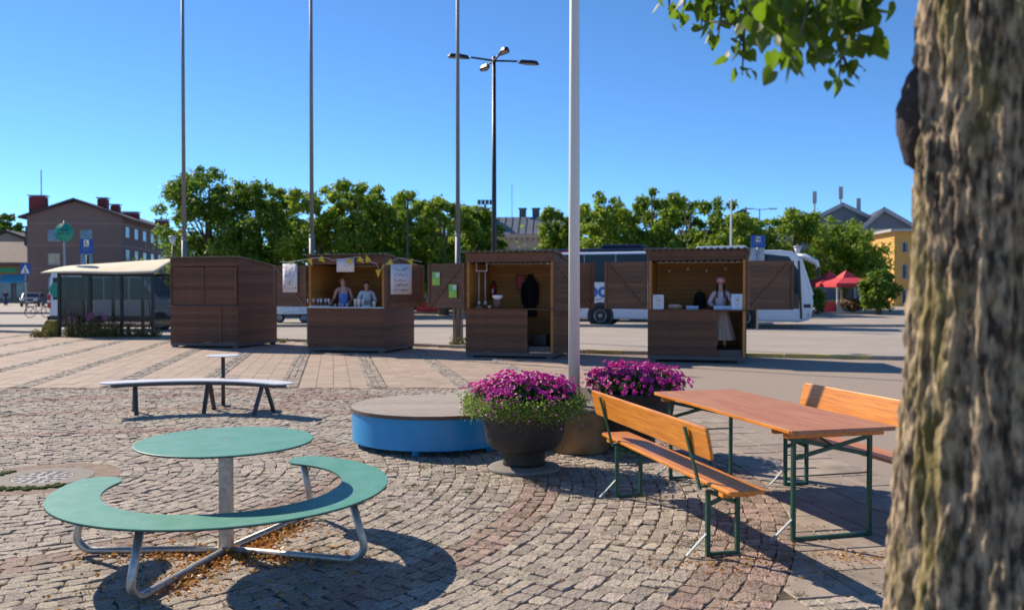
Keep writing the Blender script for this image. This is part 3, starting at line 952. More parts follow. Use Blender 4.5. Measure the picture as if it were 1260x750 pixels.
# ------------------------------------------------------------------ market stalls
SW, SD, STH = 2.3, 2.2, R(14.7)
ZC, ZT = 1.25, 2.42          # counter, top of the opening
ZF = 0.30                    # stall floor
PLANK = {}
def plank(parent, x0, x1, y0, y1, z0, z1, m, name='plank'):
    key = (round(abs(x1 - x0), 4), round(abs(y1 - y0), 4), round(abs(z1 - z0), 4), m.name)
    if key not in PLANK:
        b = MB().bb(-abs(x1 - x0) / 2, abs(x1 - x0) / 2, -abs(y1 - y0) / 2, abs(y1 - y0) / 2, -abs(z1 - z0) / 2, abs(z1 - z0) / 2)
        me = b.mesh(name); me.materials.append(m); PLANK[key] = me
    o = bpy.data.objects.new(name, PLANK[key]); COL.objects.link(o)
    o.parent = parent
    o.location = ((x0 + x1) / 2 + 0, (y0 + y1) / 2 + rng.gauss(0, 0.0012), (z0 + z1) / 2)
    return o
def wall_y(root, nm, x0, x1, y, z0, z1, mo, mi, th=0.022, pw=0.118, inner=True):
    """ horizontal planks in a plane of constant y: outer face towards -y """
    o = MB().bb(x0 + .003, x1 - .003, y + th + 0.001, y + th + 0.012, z0 + .004, z1 - .004).build(nm, mi, root)
    n = max(1, round((z1 - z0) / pw)); h = (z1 - z0) / n
    for k in range(n):
        plank(o, x0, x1, y, y + th, z0 + k * h + 0.0035, z0 + (k + 1) * h - 0.0035, mo)
    return o
def wall_x(root, nm, x, y0, y1, z0, z1, mo, mi, th=0.022, pw=0.118, side=1, ztop2=None):
    """ planks in a plane of constant x; outer face towards side*x """
    xa, xb = (x - side * th, x)
    o = MB().bb(xa - side * 0.012, xa - side * .001, y0 + .003, y1 - .003, z0 + .004, z1 - .004).build(nm, mi, root)
    n = max(1, round((z1 - z0) / pw)); h = (z1 - z0) / n
    for k in range(n):
        plank(o, xa, xb, y0, y1, z0 + k * h + 0.0035, z0 + (k + 1) * h - 0.0035, mo)
    return o
def corrugated(root, w, d, z_front, z_back, oh=0.13, m=None):
    b = MB()
    nx = 15 * 8; V = []
    x0, x1 = -w / 2 - 0.09, w / 2 + 0.09
    wl = 0.152; am = 0.015
    for j, yy in enumerate((-oh, d + 0.18)):
        zz = z_front + (z_back - z_front) * (yy / d)
        for i in range(nx + 1):
            x = x0 + (x1 - x0) * i / nx
            V.append((x, yy, zz + am * math.sin(2 * math.pi * x / wl)))
    F = [(i, i + 1, nx + 2 + i, nx + 1 + i) for i in range(nx)]
    b.add(V, F)
    o = b.build('roof', m or M_roofm, root, True)
    md = o.modifiers.new('solid', 'SOLIDIFY'); md.thickness = 0.008
    return o
def shutter(root, hinge_x, side, ang, m, w=1.13, diag=1, z0=ZC + 0.01, z1=ZT - 0.01):
    """ hinged at (hinge_x,0), pointing to side*x, turned ang (degrees) backwards """
    e = MB()
    e.bb(0.0, w, 0.012, 0.020, z0 + .01, z1 - .01)
    sh_ = e.build('shutter', m, root, loc=(hinge_x, -0.012, 0), rz=R(ang) if side > 0 else R(180 - ang))
    n = 9; h = (z1 - z0) / n
    fy0, fy1 = (-0.012, 0.012)
    sg = 1 if side > 0 else -1        # the face that looks at the square
    for k in range(n):
        zz0, zz1 = z0 + k * h + 0.003, z0 + (k + 1) * h - 0.003
        if side > 0: plank(sh_, 0.0, w, -0.010, 0.012, zz0, zz1, m)
        else: plank(sh_, 0.0, w, 0.020, 0.042, zz0, zz1, m)
    yf = (-0.034, -0.0125) if side > 0 else (0.0425, 0.064)
    for a, b_ in ((0.0, 0.07), (w - 0.07, w)):
        MB().bb(a, b_, yf[0], yf[1], z0, z1).build('batten', m, sh_)
    d0, d1 = ((0.075, z0 + 0.03), (w - 0.075, z1 - 0.03)) if diag > 0 else ((0.075, z1 - 0.03), (w - 0.075, z0 + 0.03))
    ym = (yf[0] + yf[1]) / 2 + (-.001 if side > 0 else .001)
    MB().bar((d0[0], ym, d0[1]), (d1[0], ym, d1[1]), 0.020, 0.065).build('brace', m, sh_)
    for zz in (z0 + 0.15, z1 - 0.15):
        MB().bb(-0.03, 0.12, yf[0] - .004 if side > 0 else yf[1], yf[0] if side > 0 else yf[1] + .004, zz - 0.012, zz + 0.012).build('hinge', M_darksteel, sh_)
    return sh_
def stall(P, label, kind):
    """ P: front right bottom corner on the ground """
    c, s = math.cos(STH), math.sin(STH)
    org = (P[0] - c * SW / 2, P[1] + s * SW / 2, 0.012)
    r = thing('market_stall', label, 'market stall', org, -STH, 'wooden market stalls in a row')
    hw = SW / 2
    inn = M_inner if kind != 'closed' else M_stain
    # sill frame and feet
    b = MB()
    b.bb(-hw, hw, -0.004, 0.10, 0.06, 0.155); b.bb(-hw, hw, SD - 0.10, SD, 0.06, 0.155)
    b.bb(-hw, -hw + 0.10, 0.10, SD - 0.10, 0.06, 0.155); b.bb(hw - 0.10, hw, 0.10, SD - 0.10, 0.06, 0.155)
    b.build('sill', M_sill, r, bevel=0.006)
    for x in (-hw + 0.12, hw - 0.12):
        for y in (0.06, SD - 0.06):
            MB().bb(x - 0.08, x + 0.08, y - 0.045, y + 0.045, 0.0, 0.06).build('foot', M_sill, r)
    MB().bb(-hw + 0.101, hw - 0.101, 0.101, SD - 0.101, 0.16, ZF).build('floor', M_sill, r)
    # corner posts
    zf, zb = 2.70, 2.47
    for x in (-hw + 0.05, hw - 0.05):
        MB().bb(x - 0.035, x + 0.035, 0.03, 0.10, 0.156, zf - 0.06).build('post', inn, r)
        MB().bb(x - 0.035, x + 0.035, SD - 0.10, SD - 0.036, 0.156, zb - 0.03).build('post', inn, r)
    # walls
    wall_y(r, 'fascia', -hw, hw, -0.002, ZT + 0.01, zf - 0.035, M_stain, inn)
    bw = wall_y(r, 'back_wall', -hw + .03, hw - .03, SD - 0.030, 0.16, zb - 0.03, M_inner if kind != 'closed' else M_stain, M_stain)
    for sd in (-1, 1):
        w_ = wall_x(r, 'side_wall', sd * hw, 0.024, SD - 0.002, 0.156, ZT, M_stain, inn, side=sd)
        # sloping cheek above
        x0, x1 = sorted((sd * hw, sd * (hw - 0.022)))
        MB().extr([(0.024, ZT + .003), (SD - 0.002, ZT + .003), (SD - 0.002, zb - 0.035), (0.024, zf - 0.035)], 'x', x0, x1).build('gable_board', M_stain, r)
        # inner lining planks
        xa = sd * (hw - 0.036)
        for k in range(19):
            z0 = 0.17 + k * 0.118
            plank(w_, xa - sd * 0.012, xa, 0.11, SD - 0.11, z0 + .002, z0 + 0.1145, inn, 'lining_plank')
    corrugated(r, SW, SD, zf, zb)
    if kind == 'closed':
        f = wall_y(r, 'front_wall', -hw, hw, -0.002, 0.16, ZC - 0.02, M_stain, M_stain)
        f2 = wall_y(r, 'closed_shutter', -hw + 0.04, hw - 0.04, -0.014, ZC + 0.02, ZT - 0.01, M_stain, M_stain)
        MB().bb(-hw - 0.04, hw + 0.01, -0.10, 0.02, ZC - 0.018, ZC + 0.012).build('ledge', M_sill, r, bevel=0.004)
        for x in (-hw + 0.05, 0.0, hw - 0.06):
            MB().bb(x - 0.03, x + 0.03, -0.034, -0.016, ZC + 0.03, ZT - 0.02).build('batten', M_stain, r)
        MB().bb(0.55, 0.60, -0.022, -0.004, 0.17, ZC - 0.03).build('door_batten', M_stain, r)
        for zz in (ZC + .2, ZT - .2):
            MB().bb(hw - 0.13, hw - 0.02, -0.040, -0.035, zz - .015, zz + .015).build('hinge', M_darksteel, r)
    else:
        xr = hw if kind == 'full' else hw - 0.68
        wall_y(r, 'front_wall', -hw, xr, -0.002, 0.16, ZC - 0.02, M_stain, inn)
        top = M_ltgrey if kind == 'full' else M_stain
        MB().bb(-hw + 0.01, (hw if kind == 'full' else hw) - 0.01, -0.06, 0.36, ZC - 0.018, ZC + 0.012).build('counter', top, r, bevel=0.003)
        if kind == 'door':
            MB().bb(xr - 0.05, xr - 0.001, 0.024, 0.09, 0.156, ZC - 0.02).build('door_post', M_stain, r)
    return r
S1 = stall((-8.06, 25.1), 'closed dark brown market stall beside the bus shelter', 'closed')
S2 = stall((-3.45, 23.1), 'brown market stall with yellow bunting and two women behind the counter', 'full')
S3 = stall((1.04, 21.2), 'open brown market stall with a black coat inside, nobody in it', 'door')
S4 = stall((5.50, 20.0), 'brown market stall with a woman in a pink hat, in front of the white coach', 'door')
hw = SW / 2
shutter(S2, -hw, -1, 10, M_shutter, diag=1)
s2r = shutter(S2, hw, 1, 40, M_shutter, diag=1)
s3l = shutter(S3, -hw, -1, 15, M_shutter, diag=-1)
shutter(S3, hw, 1, 38, M_shutter, diag=-1)
shutter(S4, -hw, -1, 18, M_shutter, diag=1)
shutter(S4, hw, 1, 20, M_shutter, diag=1)
# half door swung open beside stall 3's doorway
hd = MB().bb(0, 0.62, 0.0, 0.025, 0.2, ZC - 0.03).build('half_door', M_shutter, S3, loc=(hw + 0.005, -0.02, 0), rz=R(58))
for k in range(8):
    plank(hd, 0.0, 0.62, -0.022, -0.001, 0.2 + k * 0.126 + .003, 0.2 + (k + 1) * 0.126 - .003, M_shutter)
hd4 = MB().bb(0, 0.60, 0.0, 0.025, 0.2, ZC - 0.03).build('half_door', M_shutter, S4, loc=(hw - 0.04, 0.05, 0), rz=R(100))

def wp(st, x, y, z):
    """ stall-local point to world """
    c, s = math.cos(STH), math.sin(STH)
    return (st.location.x + c * x + s * y, st.location.y - s * x + c * y, st.location.z + z)
TOPZ = ZC + 0.0125

# ---- things pinned to and standing on the stalls
def squiggle(par, rows, y, m=None, th=0.006):
    """ handwritten-looking rows: (x0, x1, z, height, strokes) """
    for (x0, x1, z, h, n) in rows:
        b = MB()
        rr = random.Random(int(x0 * 1000 + z * 777))
        x = x0; dx = (x1 - x0) / n
        pv = (x0, y, z)
        for k in range(n * 2):
            nx = x0 + (k + 1) * dx / 2
            q = (nx, y, z + h * rr.uniform(-0.5, 0.5))
            if rr.random() > 0.12: b.bar(pv, q, 0.002, th, (0, 0, 1)) if abs(q[0] - pv[0]) > 1e-4 else None
            pv = q
        b.build('handwriting', m or M_ink, par)
def poster(name, label, st_, x, y, z, w, h, ang, cat='poster'):
    t = thing(name, label, cat, wp(st_, x, y, z), -STH + R(ang))
    b = MB(); n = 6; V = []
    for j in range(2):
        for i in range(n + 1):
            xx = -w / 2 + w * i / n
            V.append((xx, 0.006 * math.sin(i * 1.3 + j), -h / 2 + h * j))
    b.add(V, [(i, i + 1, n + 2 + i, n + 1 + i) for i in range(n)])
    o = b.build('sheet', M_paper, t, True)
    md = o.modifiers.new('solid', 'SOLIDIFY'); md.thickness = 0.002
    return t
def on_shutter(st_, side, ang, u, out):
    """ local stall coords of a point u along an open shutter, 'out' metres proud of its front face """
    if side > 0:
        a = R(ang); return (hw + u * math.cos(a) + out * math.sin(a), -0.012 + u * math.sin(a) - out * math.cos(a))
    a = R(ang); return (-hw - u * math.cos(a) - out * math.sin(a), -0.012 + u * math.sin(a) - out * math.cos(a))
x, y = on_shutter(S2, -1, 10, 0.52, 0.10)
p = poster('handwritten_poster', 'white handwritten poster with small red marks on the shutter beside the closed stall', S2, x, y, 2.06, 0.50, 0.80, -10)
squiggle(p, [(-.15, .17, .28, .10, 7), (-.18, .18, .19, .08, 9), (-.19, .17, .05, .08, 9), (-.08, .14, -.03, .05, 7), (-.12, .13, -.10, .06, 7), (-.13, .12, -.19, .03, 9), (-.18, .15, -.29, .02, 9)], -0.012)
for (xx, zz) in ((-.2, .3), (.21, .21), (0, .12), (0, -.14), (-.2, -.24), (.2, -.27)):
    MB().box((xx, -0.011, zz), (0.035, 0.003, 0.04)).build('red_mark', M_inkred, p)
x, y = on_shutter(S2, 1, 40, 0.45, 0.09)
p = poster('handwritten_poster', 'large white handwritten menu sheet hanging below the right end of the bunting', S2, x, y, 2.02, 0.60, 0.82, 40)
squiggle(p, [(-.19, .2, .27, .12, 9), (-.2, .18, .12, .13, 8), (-.22, .2, -.03, .09, 10), (-.2, .2, -.17, .12, 10), (-.22, .2, -.30, .09, 11)], -0.012, th=0.008)
p = poster('paper_sign', 'white sheet with a faint drawing hung above the two women', S2, 0.02, -0.05, 2.40, 0.52, 0.36, 0)
b = MB()
for k in range(14):
    a0, a1 = 2 * math.pi * k / 14 * .8, 2 * math.pi * (k + 1) / 14 * .8
    b.bar((0.05 + .08 * math.cos(a0), -.012, .02 + .06 * math.sin(a0)), (0.05 + .08 * math.cos(a1), -.012, .02 + .06 * math.sin(a1)), 0.002, 0.006)
b.build('drawing', mat('pencil', (0.35, 0.32, 0.34), 0.8), p)
# bunting across the stall and its shutters
bu = thing('bunting', 'string of yellow triangular pennants across the stall front', 'bunting', wp(S2, 0, -0.16, 0), -STH)
sp = [(-2.05, .25, 2.52), (-1.75, .20, 2.50), (-1.15, 0, 2.56), (-0.85, 0, 2.60), (-0.55, 0, 2.62), (-0.3, 0, 2.54), (0.3, 0, 2.60), (0.42, 0, 2.62), (0.7, 0, 2.53), (1.0, 0.0, 2.42), (1.06, 0, 2.24), (1.22, 0.1, 2.44), (1.5, 0.35, 2.60), (1.7, 0.5, 2.56), (2.0, 0.75, 2.50)]
MB().tube(sp, 0.006, 6).build('string', M_white, bu)
fl = [(-1.62, .15, 2.50, 0), (-1.0, 0, 2.58, 25), (-0.68, 0, 2.61, 50), (0.20, 0, 2.56, 0), (0.46, 0, 2.58, 55), (0.76, 0, 2.49, 200), (1.04, 0, 2.27, 0), (1.36, 0.18, 2.50, -60), (1.75, .52, 2.56, 15)]
for (x, y, z, a) in fl:
    b = MB(); V = [(-0.085, -0.004, 0), (0.085, -0.004, 0), (0, -0.012, -0.21)]
    b.add(V, [(0, 1, 2)])
    o = b.build('pennant', M_pennant, bu, loc=(x, y, z)); o.rotation_euler = (0, R(-a), 0)
    md = o.modifiers.new('solid', 'SOLIDIFY'); md.thickness = 0.002
# green notices on stall 3's shutter
for i, (u, z, lb) in enumerate(((0.86, 2.02, 'green and yellow notice, upper of the two on the shutter'), (0.33, 1.70, 'green and yellow notice, lower of the two on the shutter'))):
    x, y = on_shutter(S3, -1, 15, u, 0.072 if i == 0 else 0.09)
    t = thing('notice', lb, 'notice', wp(S3, x, y, z), -STH - R(15), 'green notices on the open shutter')
    MB().box((0, 0, 0), (0.24, 0.004, 0.34)).build('sheet', mat('notice_green', (0.08, 0.50, 0.13), 0.6, scale=3, col2=(0.42, 0.55, 0.06)), t)
    MB().box((0.055, -0.0035, 0.09), (0.11, 0.002, 0.10)).build('white_box', M_white, t)
    squiggle(t, [(0.015, 0.095, 0.10, 0.02, 5), (0.015, 0.095, 0.07, 0.02, 5)], -0.006, M_ink, 0.004)
def cup(st_, x, y, label, r=0.04, h=0.11, m=None, grp='paper cups on the counter', z=TOPZ):
    t = thing('paper_cup', label, 'cup', wp(st_, x, y, z), -STH, grp)
    MB().lathe([(r * .72, 0), (r * .98, h * .96), (r * 1.05, h * .97), (r * 1.05, h), (r * .93, h), (r * .68, 0.008)], 16).build('cup_wall', m or M_white, t, True)
    return t
M_cupglass = glassmat('clear_plastic', (0.75, 0.78, 0.82), 0.45, 0.1)
tray = thing('glass_tray', 'white tray of wine glasses at the left end of the bunting stall counter', 'tray', wp(S2, -0.80, 0.14, TOPZ), -STH)
MB().bb(-0.30, 0.30, -0.12, 0.14, 0.0, 0.03).build('tray_base', M_ltgrey, tray, bevel=0.006)
for k in range(5):
    g = thing('wine_glass', 'clear wine glass on the white tray, %s from the left' % ['first','second','third','fourth','fifth'][k], 'glass', wp(S2, -1.03 + k * 0.115, 0.12 + 0.04 * (k % 2), TOPZ + 0.03), -STH, 'glasses on the tray')
    MB().lathe([(0.032, 0), (0.03, 0.004), (0.005, 0.012), (0.005, 0.08), (0.03, 0.11), (0.04, 0.15), (0.035, 0.2)], 14).build('bowl', M_cupglass, g, True)
for k in range(4):
    cup(S2, -0.36 + k * 0.11, 0.10 + 0.05 * (k % 2), 'small clear cup before the woman in blue, %s from the left' % ['first','second','third','fourth'][k], 0.035, 0.08 + 0.02 * (k % 2), M_cupglass)
for k, (x, y) in enumerate(((0.22, 0.16), (0.34, 0.12), (0.42, 0.20))):
    cup(S2, x, y, 'tall stack of white cups before the woman in white, %s' % ['on the left','in the middle','on the right'][k], 0.05, 0.22, M_white, 'cup stacks on the counter')
nb_ = thing('napkin_pile', 'loose pile of white napkins beside the stacked cups', 'napkins', wp(S2, 0.56, 0.10, TOPZ), -STH + .2)
for k in range(4):
    MB().box((0.01 * k, 0.006 * k, 0.008 + k * 0.011), (0.22, 0.16, 0.009), 0.2 * k).build('napkin', M_white, nb_, bevel=0.002)
cup(S2, 0.80, 0.10, 'lone white paper cup with a brown rim at the counter end', 0.05, 0.15, M_white, 'single cup')
# stall 3 contents
def hang(st_, name, label, cat, x, y, z):
    return thing(name, label, cat, wp(st_, x, y, z), -STH)
YB = SD - 0.055
ex = hang(S3, 'fire_extinguisher', 'red fire extinguisher hanging on the stall wall', 'fire extinguisher', -1.0, YB - 0.10, 1.72)
MB().lathe([(0.062, -0.25), (0.07, -0.24), (0.07, 0.12), (0.045, 0.19), (0.02, 0.21)], 18).build('cylinder', M_red, ex, True)
MB().bb(-0.03, 0.05, -0.02, 0.02, 0.21, 0.26).build('valve', M_black, ex)
MB().tube([(0.04, -0.02, 0.23), (0.1, -0.03, 0.1), (0.08, -0.03, -0.12)], 0.012, 8).build('hose', M_black, ex, True)
MB().box((0, -0.071, -0.02), (0.07, 0.004, 0.12)).build('label_plate', M_white, ex)
fa = hang(S3, 'red_first_aid_bag', 'red cloth bag with straps hung on the back wall', 'bag', -0.22, YB - 0.05, 1.95)
MB().box((0, 0, 0), (0.26, 0.09, 0.40)).build('pouch', M_red, fa, bevel=0.03)
for s_ in (-.08, .08):
    MB().bb(s_ - .015, s_ + .015, -.05, -.046, -.30, .19).build('strap', M_red, fa)
ct = hang(S3, 'black_coat', 'long black coat hanging on the back wall of the open stall', 'coat', 0.05, YB - 0.08, 1.62)
MB().lathe([(0.17, -0.62), (0.19, -0.58), (0.17, -0.25), (0.15, 0.0), (0.15, 0.22), (0.185, 0.30), (0.13, 0.40), (0.07, 0.45), (0.09, 0.50), (0.05, 0.54)], 28, sx=1.0, sy=0.42,
           fn=lambda a, z: 1 + 0.07 * math.sin(7 * a + 4 * z)).build('coat_body', mat('black_cloth', (0.008, 0.008, 0.012), 0.9), ct, True)
for s_ in (-1, 1):
    MB().tube([(s_ * .16, -.03, .30), (s_ * .20, -.05, .05), (s_ * .185, -.05, -.28)], [.06, .055, .045], 10).build('sleeve', MATS['black_cloth'], ct, True)
for k, (x, w_) in enumerate(((-0.93, .05), (-0.76, .05))):
    tw = hang(S3, 'hanging_ladle', 'long pale ladle hanging from the rail inside the stall, %s' % ('nearer the shutter' if k == 0 else 'nearer the extinguisher'), 'ladle', x, 0.45, 1.75)
    MB().tube([(0, 0, 0.45), (0, 0, -0.30)], 0.012, 8).build('handle', M_ltgrey, tw, True)
    MB().sphere((0, 0, -0.36), (0.045, 0.03, 0.06), 10, 8).build('scoop', M_ltgrey, tw, True)
rl = hang(S3, 'utensil_rail', 'short pale rail holding the hanging ladles', 'rail', -0.86, 0.45, 2.21)
MB().bb(-0.16, 0.16, -0.015, 0.015, 0, 0.02).build('rail_bar', M_ltgrey, rl)
for s_ in (-.14, .14): MB().bb(s_ - .01, s_ + .01, -.01, .01, 0.02, 0.22).build('hanger', M_ltgrey, rl)
pot = hang(S3, 'stacked_pans', 'white basin on top of a brown pot on the stall counter', 'pans', -0.36, 0.20, TOPZ)
MB().lathe([(0.09, 0), (0.11, 0.03), (0.11, 0.20), (0.10, 0.22)], 20).build('pot', mat('brown_pot', (0.16, 0.08, 0.05), 0.5), pot, True)
MB().lathe([(0.08, 0.222), (0.13, 0.27), (0.14, 0.33), (0.13, 0.335), (0.07, 0.24)], 20).build('basin', M_white, pot, True)
for k, (x, r_, lb) in enumerate(((-0.83, .10, 'white plate on the empty stall counter'), (-0.56, .06, 'small white bowl beside the brown pot'))):
    o = hang(S3, 'dish', lb, 'dish', x, 0.14, TOPZ)
    MB().lathe([(r_ * .5, 0), (r_ * .9, .03 + k * .03), (r_, .035 + k * .03), (r_ * .85, .034 + k * .03), (r_ * .4, .01)], 18).build('dish_body', M_white, o, True)
cr = hang(S3, 'black_crate', 'black box on the floor inside the stall doorway', 'box', 0.62, 0.8, ZF + 0.003)
MB().bb(-.2, .2, -.15, .15, 0, .27).build('crate_body', M_black, cr, bevel=.01)
MB().bb(-.21, .21, -.16, .16, .25, .285).build('crate_rim', M_darksteel, cr, bevel=.005)
# stall 4 contents
for (x, z, w_, h_, lb, tilt) in ((-0.90, .175, .26, .35, 'white price card standing at the left of the counter', 0), (0.93, .19, .25, .37, 'pale blue and white price card beside the woman in the pink hat', 14)):
    t = hang(S4, 'price_card', lb, 'sign', x, 0.02, TOPZ)
    t.rotation_euler.z += R(tilt * .6)
    MB().box((0, 0, h_ / 2), (w_, 0.012, h_)).build('card', mat('card_white', (0.72, 0.74, 0.80), 0.6) if x < 0 else mat('card_blue', (0.5, 0.62, 0.78), 0.6, scale=4, col2=(0.7, 0.75, .82)), t)
    MB().box((0, 0.06, 0.05), (w_ * .5, 0.10, 0.012)).build('stand', M_white, t)
    squiggle(t, [(-w_ * .3, w_ * .3, h_ * .80, .03, 6), (-w_ * .2, w_ * .2, h_ * .35, .02, 4), (-w_ * .1, w_ * .1, h_ * .22, .02, 3)], -0.008, M_ink, 0.006)
    MB().box((0, -0.0085, h_ * .60), (w_ * .4, 0.003, h_ * .2)).build('picture', mat('card_picture', (0.35, 0.33, 0.22), 0.6, scale=30, col2=(.6, .6, .5)), t)
bs = hang(S4, 'bread_basket', 'low basket of pale buns on the counter', 'basket', -0.52, 0.14, TOPZ)
MB().lathe([(0.15, 0), (0.17, .03), (0.175, .05), (0.16, .05), (0.14, .01)], 20, sy=.6).build('basket_rim', mat('wicker', (.35, .22, .1), .8), bs, True)
for k in range(7):
    MB().sphere((-.12 + k * .04, rng.uniform(-.04, .04), .07 + .02 * (k % 2)), (.05, .04, .035), 10, 6).build('bun', mat('bun', (.62, .45, .4), .7), bs, True)
bx = hang(S4, 'blue_box', 'flat light blue box on the counter of the stall by the coach', 'box', -0.10, 0.12, TOPZ)
MB().bb(-.14, .14, -.09, .09, 0, .07).build('box_body', mat('lightblue_card', (.30, .45, .68), .6), bx, bevel=.006)
MB().bb(-.145, .145, -.095, .095, .055, .085).build('box_lid', mat('lightblue_lid', (.36, .52, .74), .6), bx, bevel=.004)
tr = hang(S4, 'display_tray', 'blue glass display tray under the woman\'s hands', 'tray', 0.60, 0.10, TOPZ)
MB().bb(-.20, .20, -.12, .12, 0, .02).build('tray_base', mat('lightblue_card', (.30, .45, .68), .6), tr, bevel=.004)
for (a0, a1, b0, b1) in ((-.2, .2, -.12, -.112), (-.2, .2, .112, .12), (-.2, -.192, -.111, .111), (.192, .2, -.111, .111)):
    MB().bb(a0, a1, b0, b1, .021, .09).build('tray_side', mat('lightblue_lid', (.36, .52, .74), .6), tr)
lt = hang(S4, 'dark_pan', 'flat dark tray in the middle of the stall counter', 'tray', 0.22, 0.14, TOPZ)
MB().lathe([(.13, 0), (.15, .03), (.155, .032), (.14, .012)], 20, sy=.6).build('pan_body', M_black, lt, True)
gn = hang(S4, 'dark_backpack', 'dark green backpack hanging on the back wall behind the counter', 'backpack', 0.0, YB - 0.1, 1.42)
MB().lathe([(.10, -.25), (.15, -.2), (.16, 0), (.13, .18), (.06, .25)], 20, sy=.55).build('pack_body', mat('dark_green_cloth', (.012, .03, .03), .8), gn, True)
MB().tube([(-.05, -.04, .24), (0, -.04, .32), (.05, -.04, .24)], .012, 8).build('loop', M_black, gn, True)
for k in range(4):
    lb = ['first', 'second', 'third', 'fourth'][k]
    o = hang(S4, 'hanging_bulb', 'small string-light bulb hung under the stall roof, %s from the left' % lb, 'bulb', -0.72 + k * 0.46, 1.0, 2.20 + 0.05 * (k % 2))
    MB().sphere((0, 0, 0), (0.028, 0.028, 0.038), 10, 8).build('bulb_glass', mat('bulb_pale', (.6, .5, .4), .3), o, True)
    MB().tube([(0, 0, .03), (0, 0, .36)], .005, 6).build('cord', M_black, o)

# ------------------------------------------------------------------ people
def skin_mesh(name, verts, edges, radii, root, m, par, sub=2):
    me = bpy.data.meshes.new(name)
    me.from_pydata(verts, edges, [])
    me.materials.append(m)
    o = bpy.data.objects.new(name, me); COL.objects.link(o); o.parent = par
    md = o.modifiers.new('skin', 'SKIN'); md.use_smooth_shade = True
    for v, r in zip(me.skin_vertices[0].data, radii):
        v.radius = r if isinstance(r, tuple) else (r, r)
        v.use_root = False
    me.skin_vertices[0].data[root].use_root = True
    ss = o.modifiers.new('sub', 'SUBSURF'); ss.levels = sub; ss.render_levels = sub
    return o
def person(label, loc, rz, hands, hair_m, top_m, top_kind, bottom, height=1.66, headturn=0.0, hair='tied', hat=None, skirt_m=None):
    """ origin at the feet; hands: [(elbow),(wrist)] for left (-x) and right (+x); faces -y """
    k = height / 1.66
    p = thing('person', label, 'person', loc, rz)
    V = []; E = []; RR = []
    def add(v, r, par_=None):
        V.append(tuple(c * k for c in v)); RR.append(tuple(x * k for x in r) if isinstance(r, tuple) else r * k)
        if par_ is not None: E.append((par_, len(V) - 1))
        return len(V) - 1
    pel = add((0, 0, 0.90), (0.135, 0.10))
    wai = add((0, 0.0, 1.03), (0.115, 0.085), pel)
    che = add((0, 0.0, 1.22), (0.135, 0.095), wai)
    sho = add((0, 0.01, 1.355), (0.10, 0.07), che)
    nec = add((0, 0.0, 1.43), (0.048, 0.05), sho)
    jaw = add((headturn * .01, -0.012, 1.495), (0.062, 0.070), nec)
    hed = add((headturn * .015, 0.0, 1.57), (0.072, 0.088), jaw)
    top = add((headturn * .015, 0.005, 1.635), (0.05, 0.06), hed)
    for s_ in (-1, 1):
        hip = add((s_ * 0.085, 0, 0.84), 0.088, pel)
        kne = add((s_ * 0.095, -0.01, 0.47), 0.058, hip)
        cal = add((s_ * 0.095, 0.015, 0.32), 0.055, kne)
        ank = add((s_ * 0.095, 0.01, 0.085), 0.036, cal)
        bal = add((s_ * 0.105, -0.10, 0.035), 0.035, ank)
        toe = add((s_ * 0.11, -0.155, 0.025), 0.024, bal)
    arms = []
    for s_, (elb, wri) in zip((-1, 1), hands):
        sh_ = add((s_ * 0.165, 0.01, 1.345), 0.053, sho)
        el = add(elb, 0.038, sh_)
        wr = add(wri, 0.026, el)
        d = (Vector(wri) - Vector(elb)).normalized()
        side = d.cross(Vector((0, 0, 1))).normalized()
        palm = Vector(wri) + d * 0.055
        pa = add(tuple(palm), (0.034, 0.018), wr)
        for q, (off, ln) in enumerate(((-0.024, 0.066), (-0.008, 0.074), (0.008, 0.070), (0.024, 0.056))):
            f1 = add(tuple(palm + d * 0.035 + side * off), 0.0095, pa)
            f2 = add(tuple(palm + d * (0.035 + ln * .55) + side * off * 1.15 + Vector((0, 0, -0.008))), 0.0085, f1)
            add(tuple(palm + d * (0.035 + ln) * .96 + side * off * 1.2 + Vector((0, 0, -0.03))), 0.0075, f2)
        th1 = add(tuple(palm - d * 0.02 - side * s_ * 0.04 + Vector((0, 0, -0.005))), 0.011, pa)
        add(tuple(palm + d * 0.025 - side * s_ * 0.058 + Vector((0, 0, -0.015))), 0.009, th1)
        arms.append((sh_, el, wr))
    skin_mesh('body', V, E, RR, pel, M_skin, p)
    hx = headturn * .015 * k
    # face
    fy = -0.078 * k
    for s_ in (-1, 1):
        MB().sphere((hx + s_ * 0.030 * k, fy - .002, 1.565 * k), (0.011 * k, 0.008 * k, 0.007 * k), 8, 6).build('eye', mat('eye_dark', (.03, .02, .02), .3), p, True)
        MB().box((hx + s_ * 0.031 * k, fy - .003, 1.585 * k), (0.030 * k, 0.006, 0.005 * k)).build('eyebrow', hair_m, p)
        MB().sphere((hx + s_ * 0.078 * k, 0.0, 1.555 * k), (0.010 * k, 0.02 * k, 0.03 * k), 8, 6).build('ear', M_skin, p, True)
    MB().add([(hx - .013 * k, fy + .004, 1.535 * k), (hx + .013 * k, fy + .004, 1.535 * k), (hx, fy - .022 * k, 1.537 * k), (hx, fy + .004, 1.575 * k)], [(0, 1, 2), (0, 2, 3), (1, 3, 2)]).build('nose', M_skin, p, True)
    MB().sphere((hx, fy + .004, 1.508 * k), (0.021 * k, 0.008 * k, 0.006 * k), 8, 6).build('mouth', mat('lip', (.45, .12, .10), .5), p, True)
    # hair: a cap that leaves the face free
    b = MB(); n, m_ = 24, 12; Vh = []
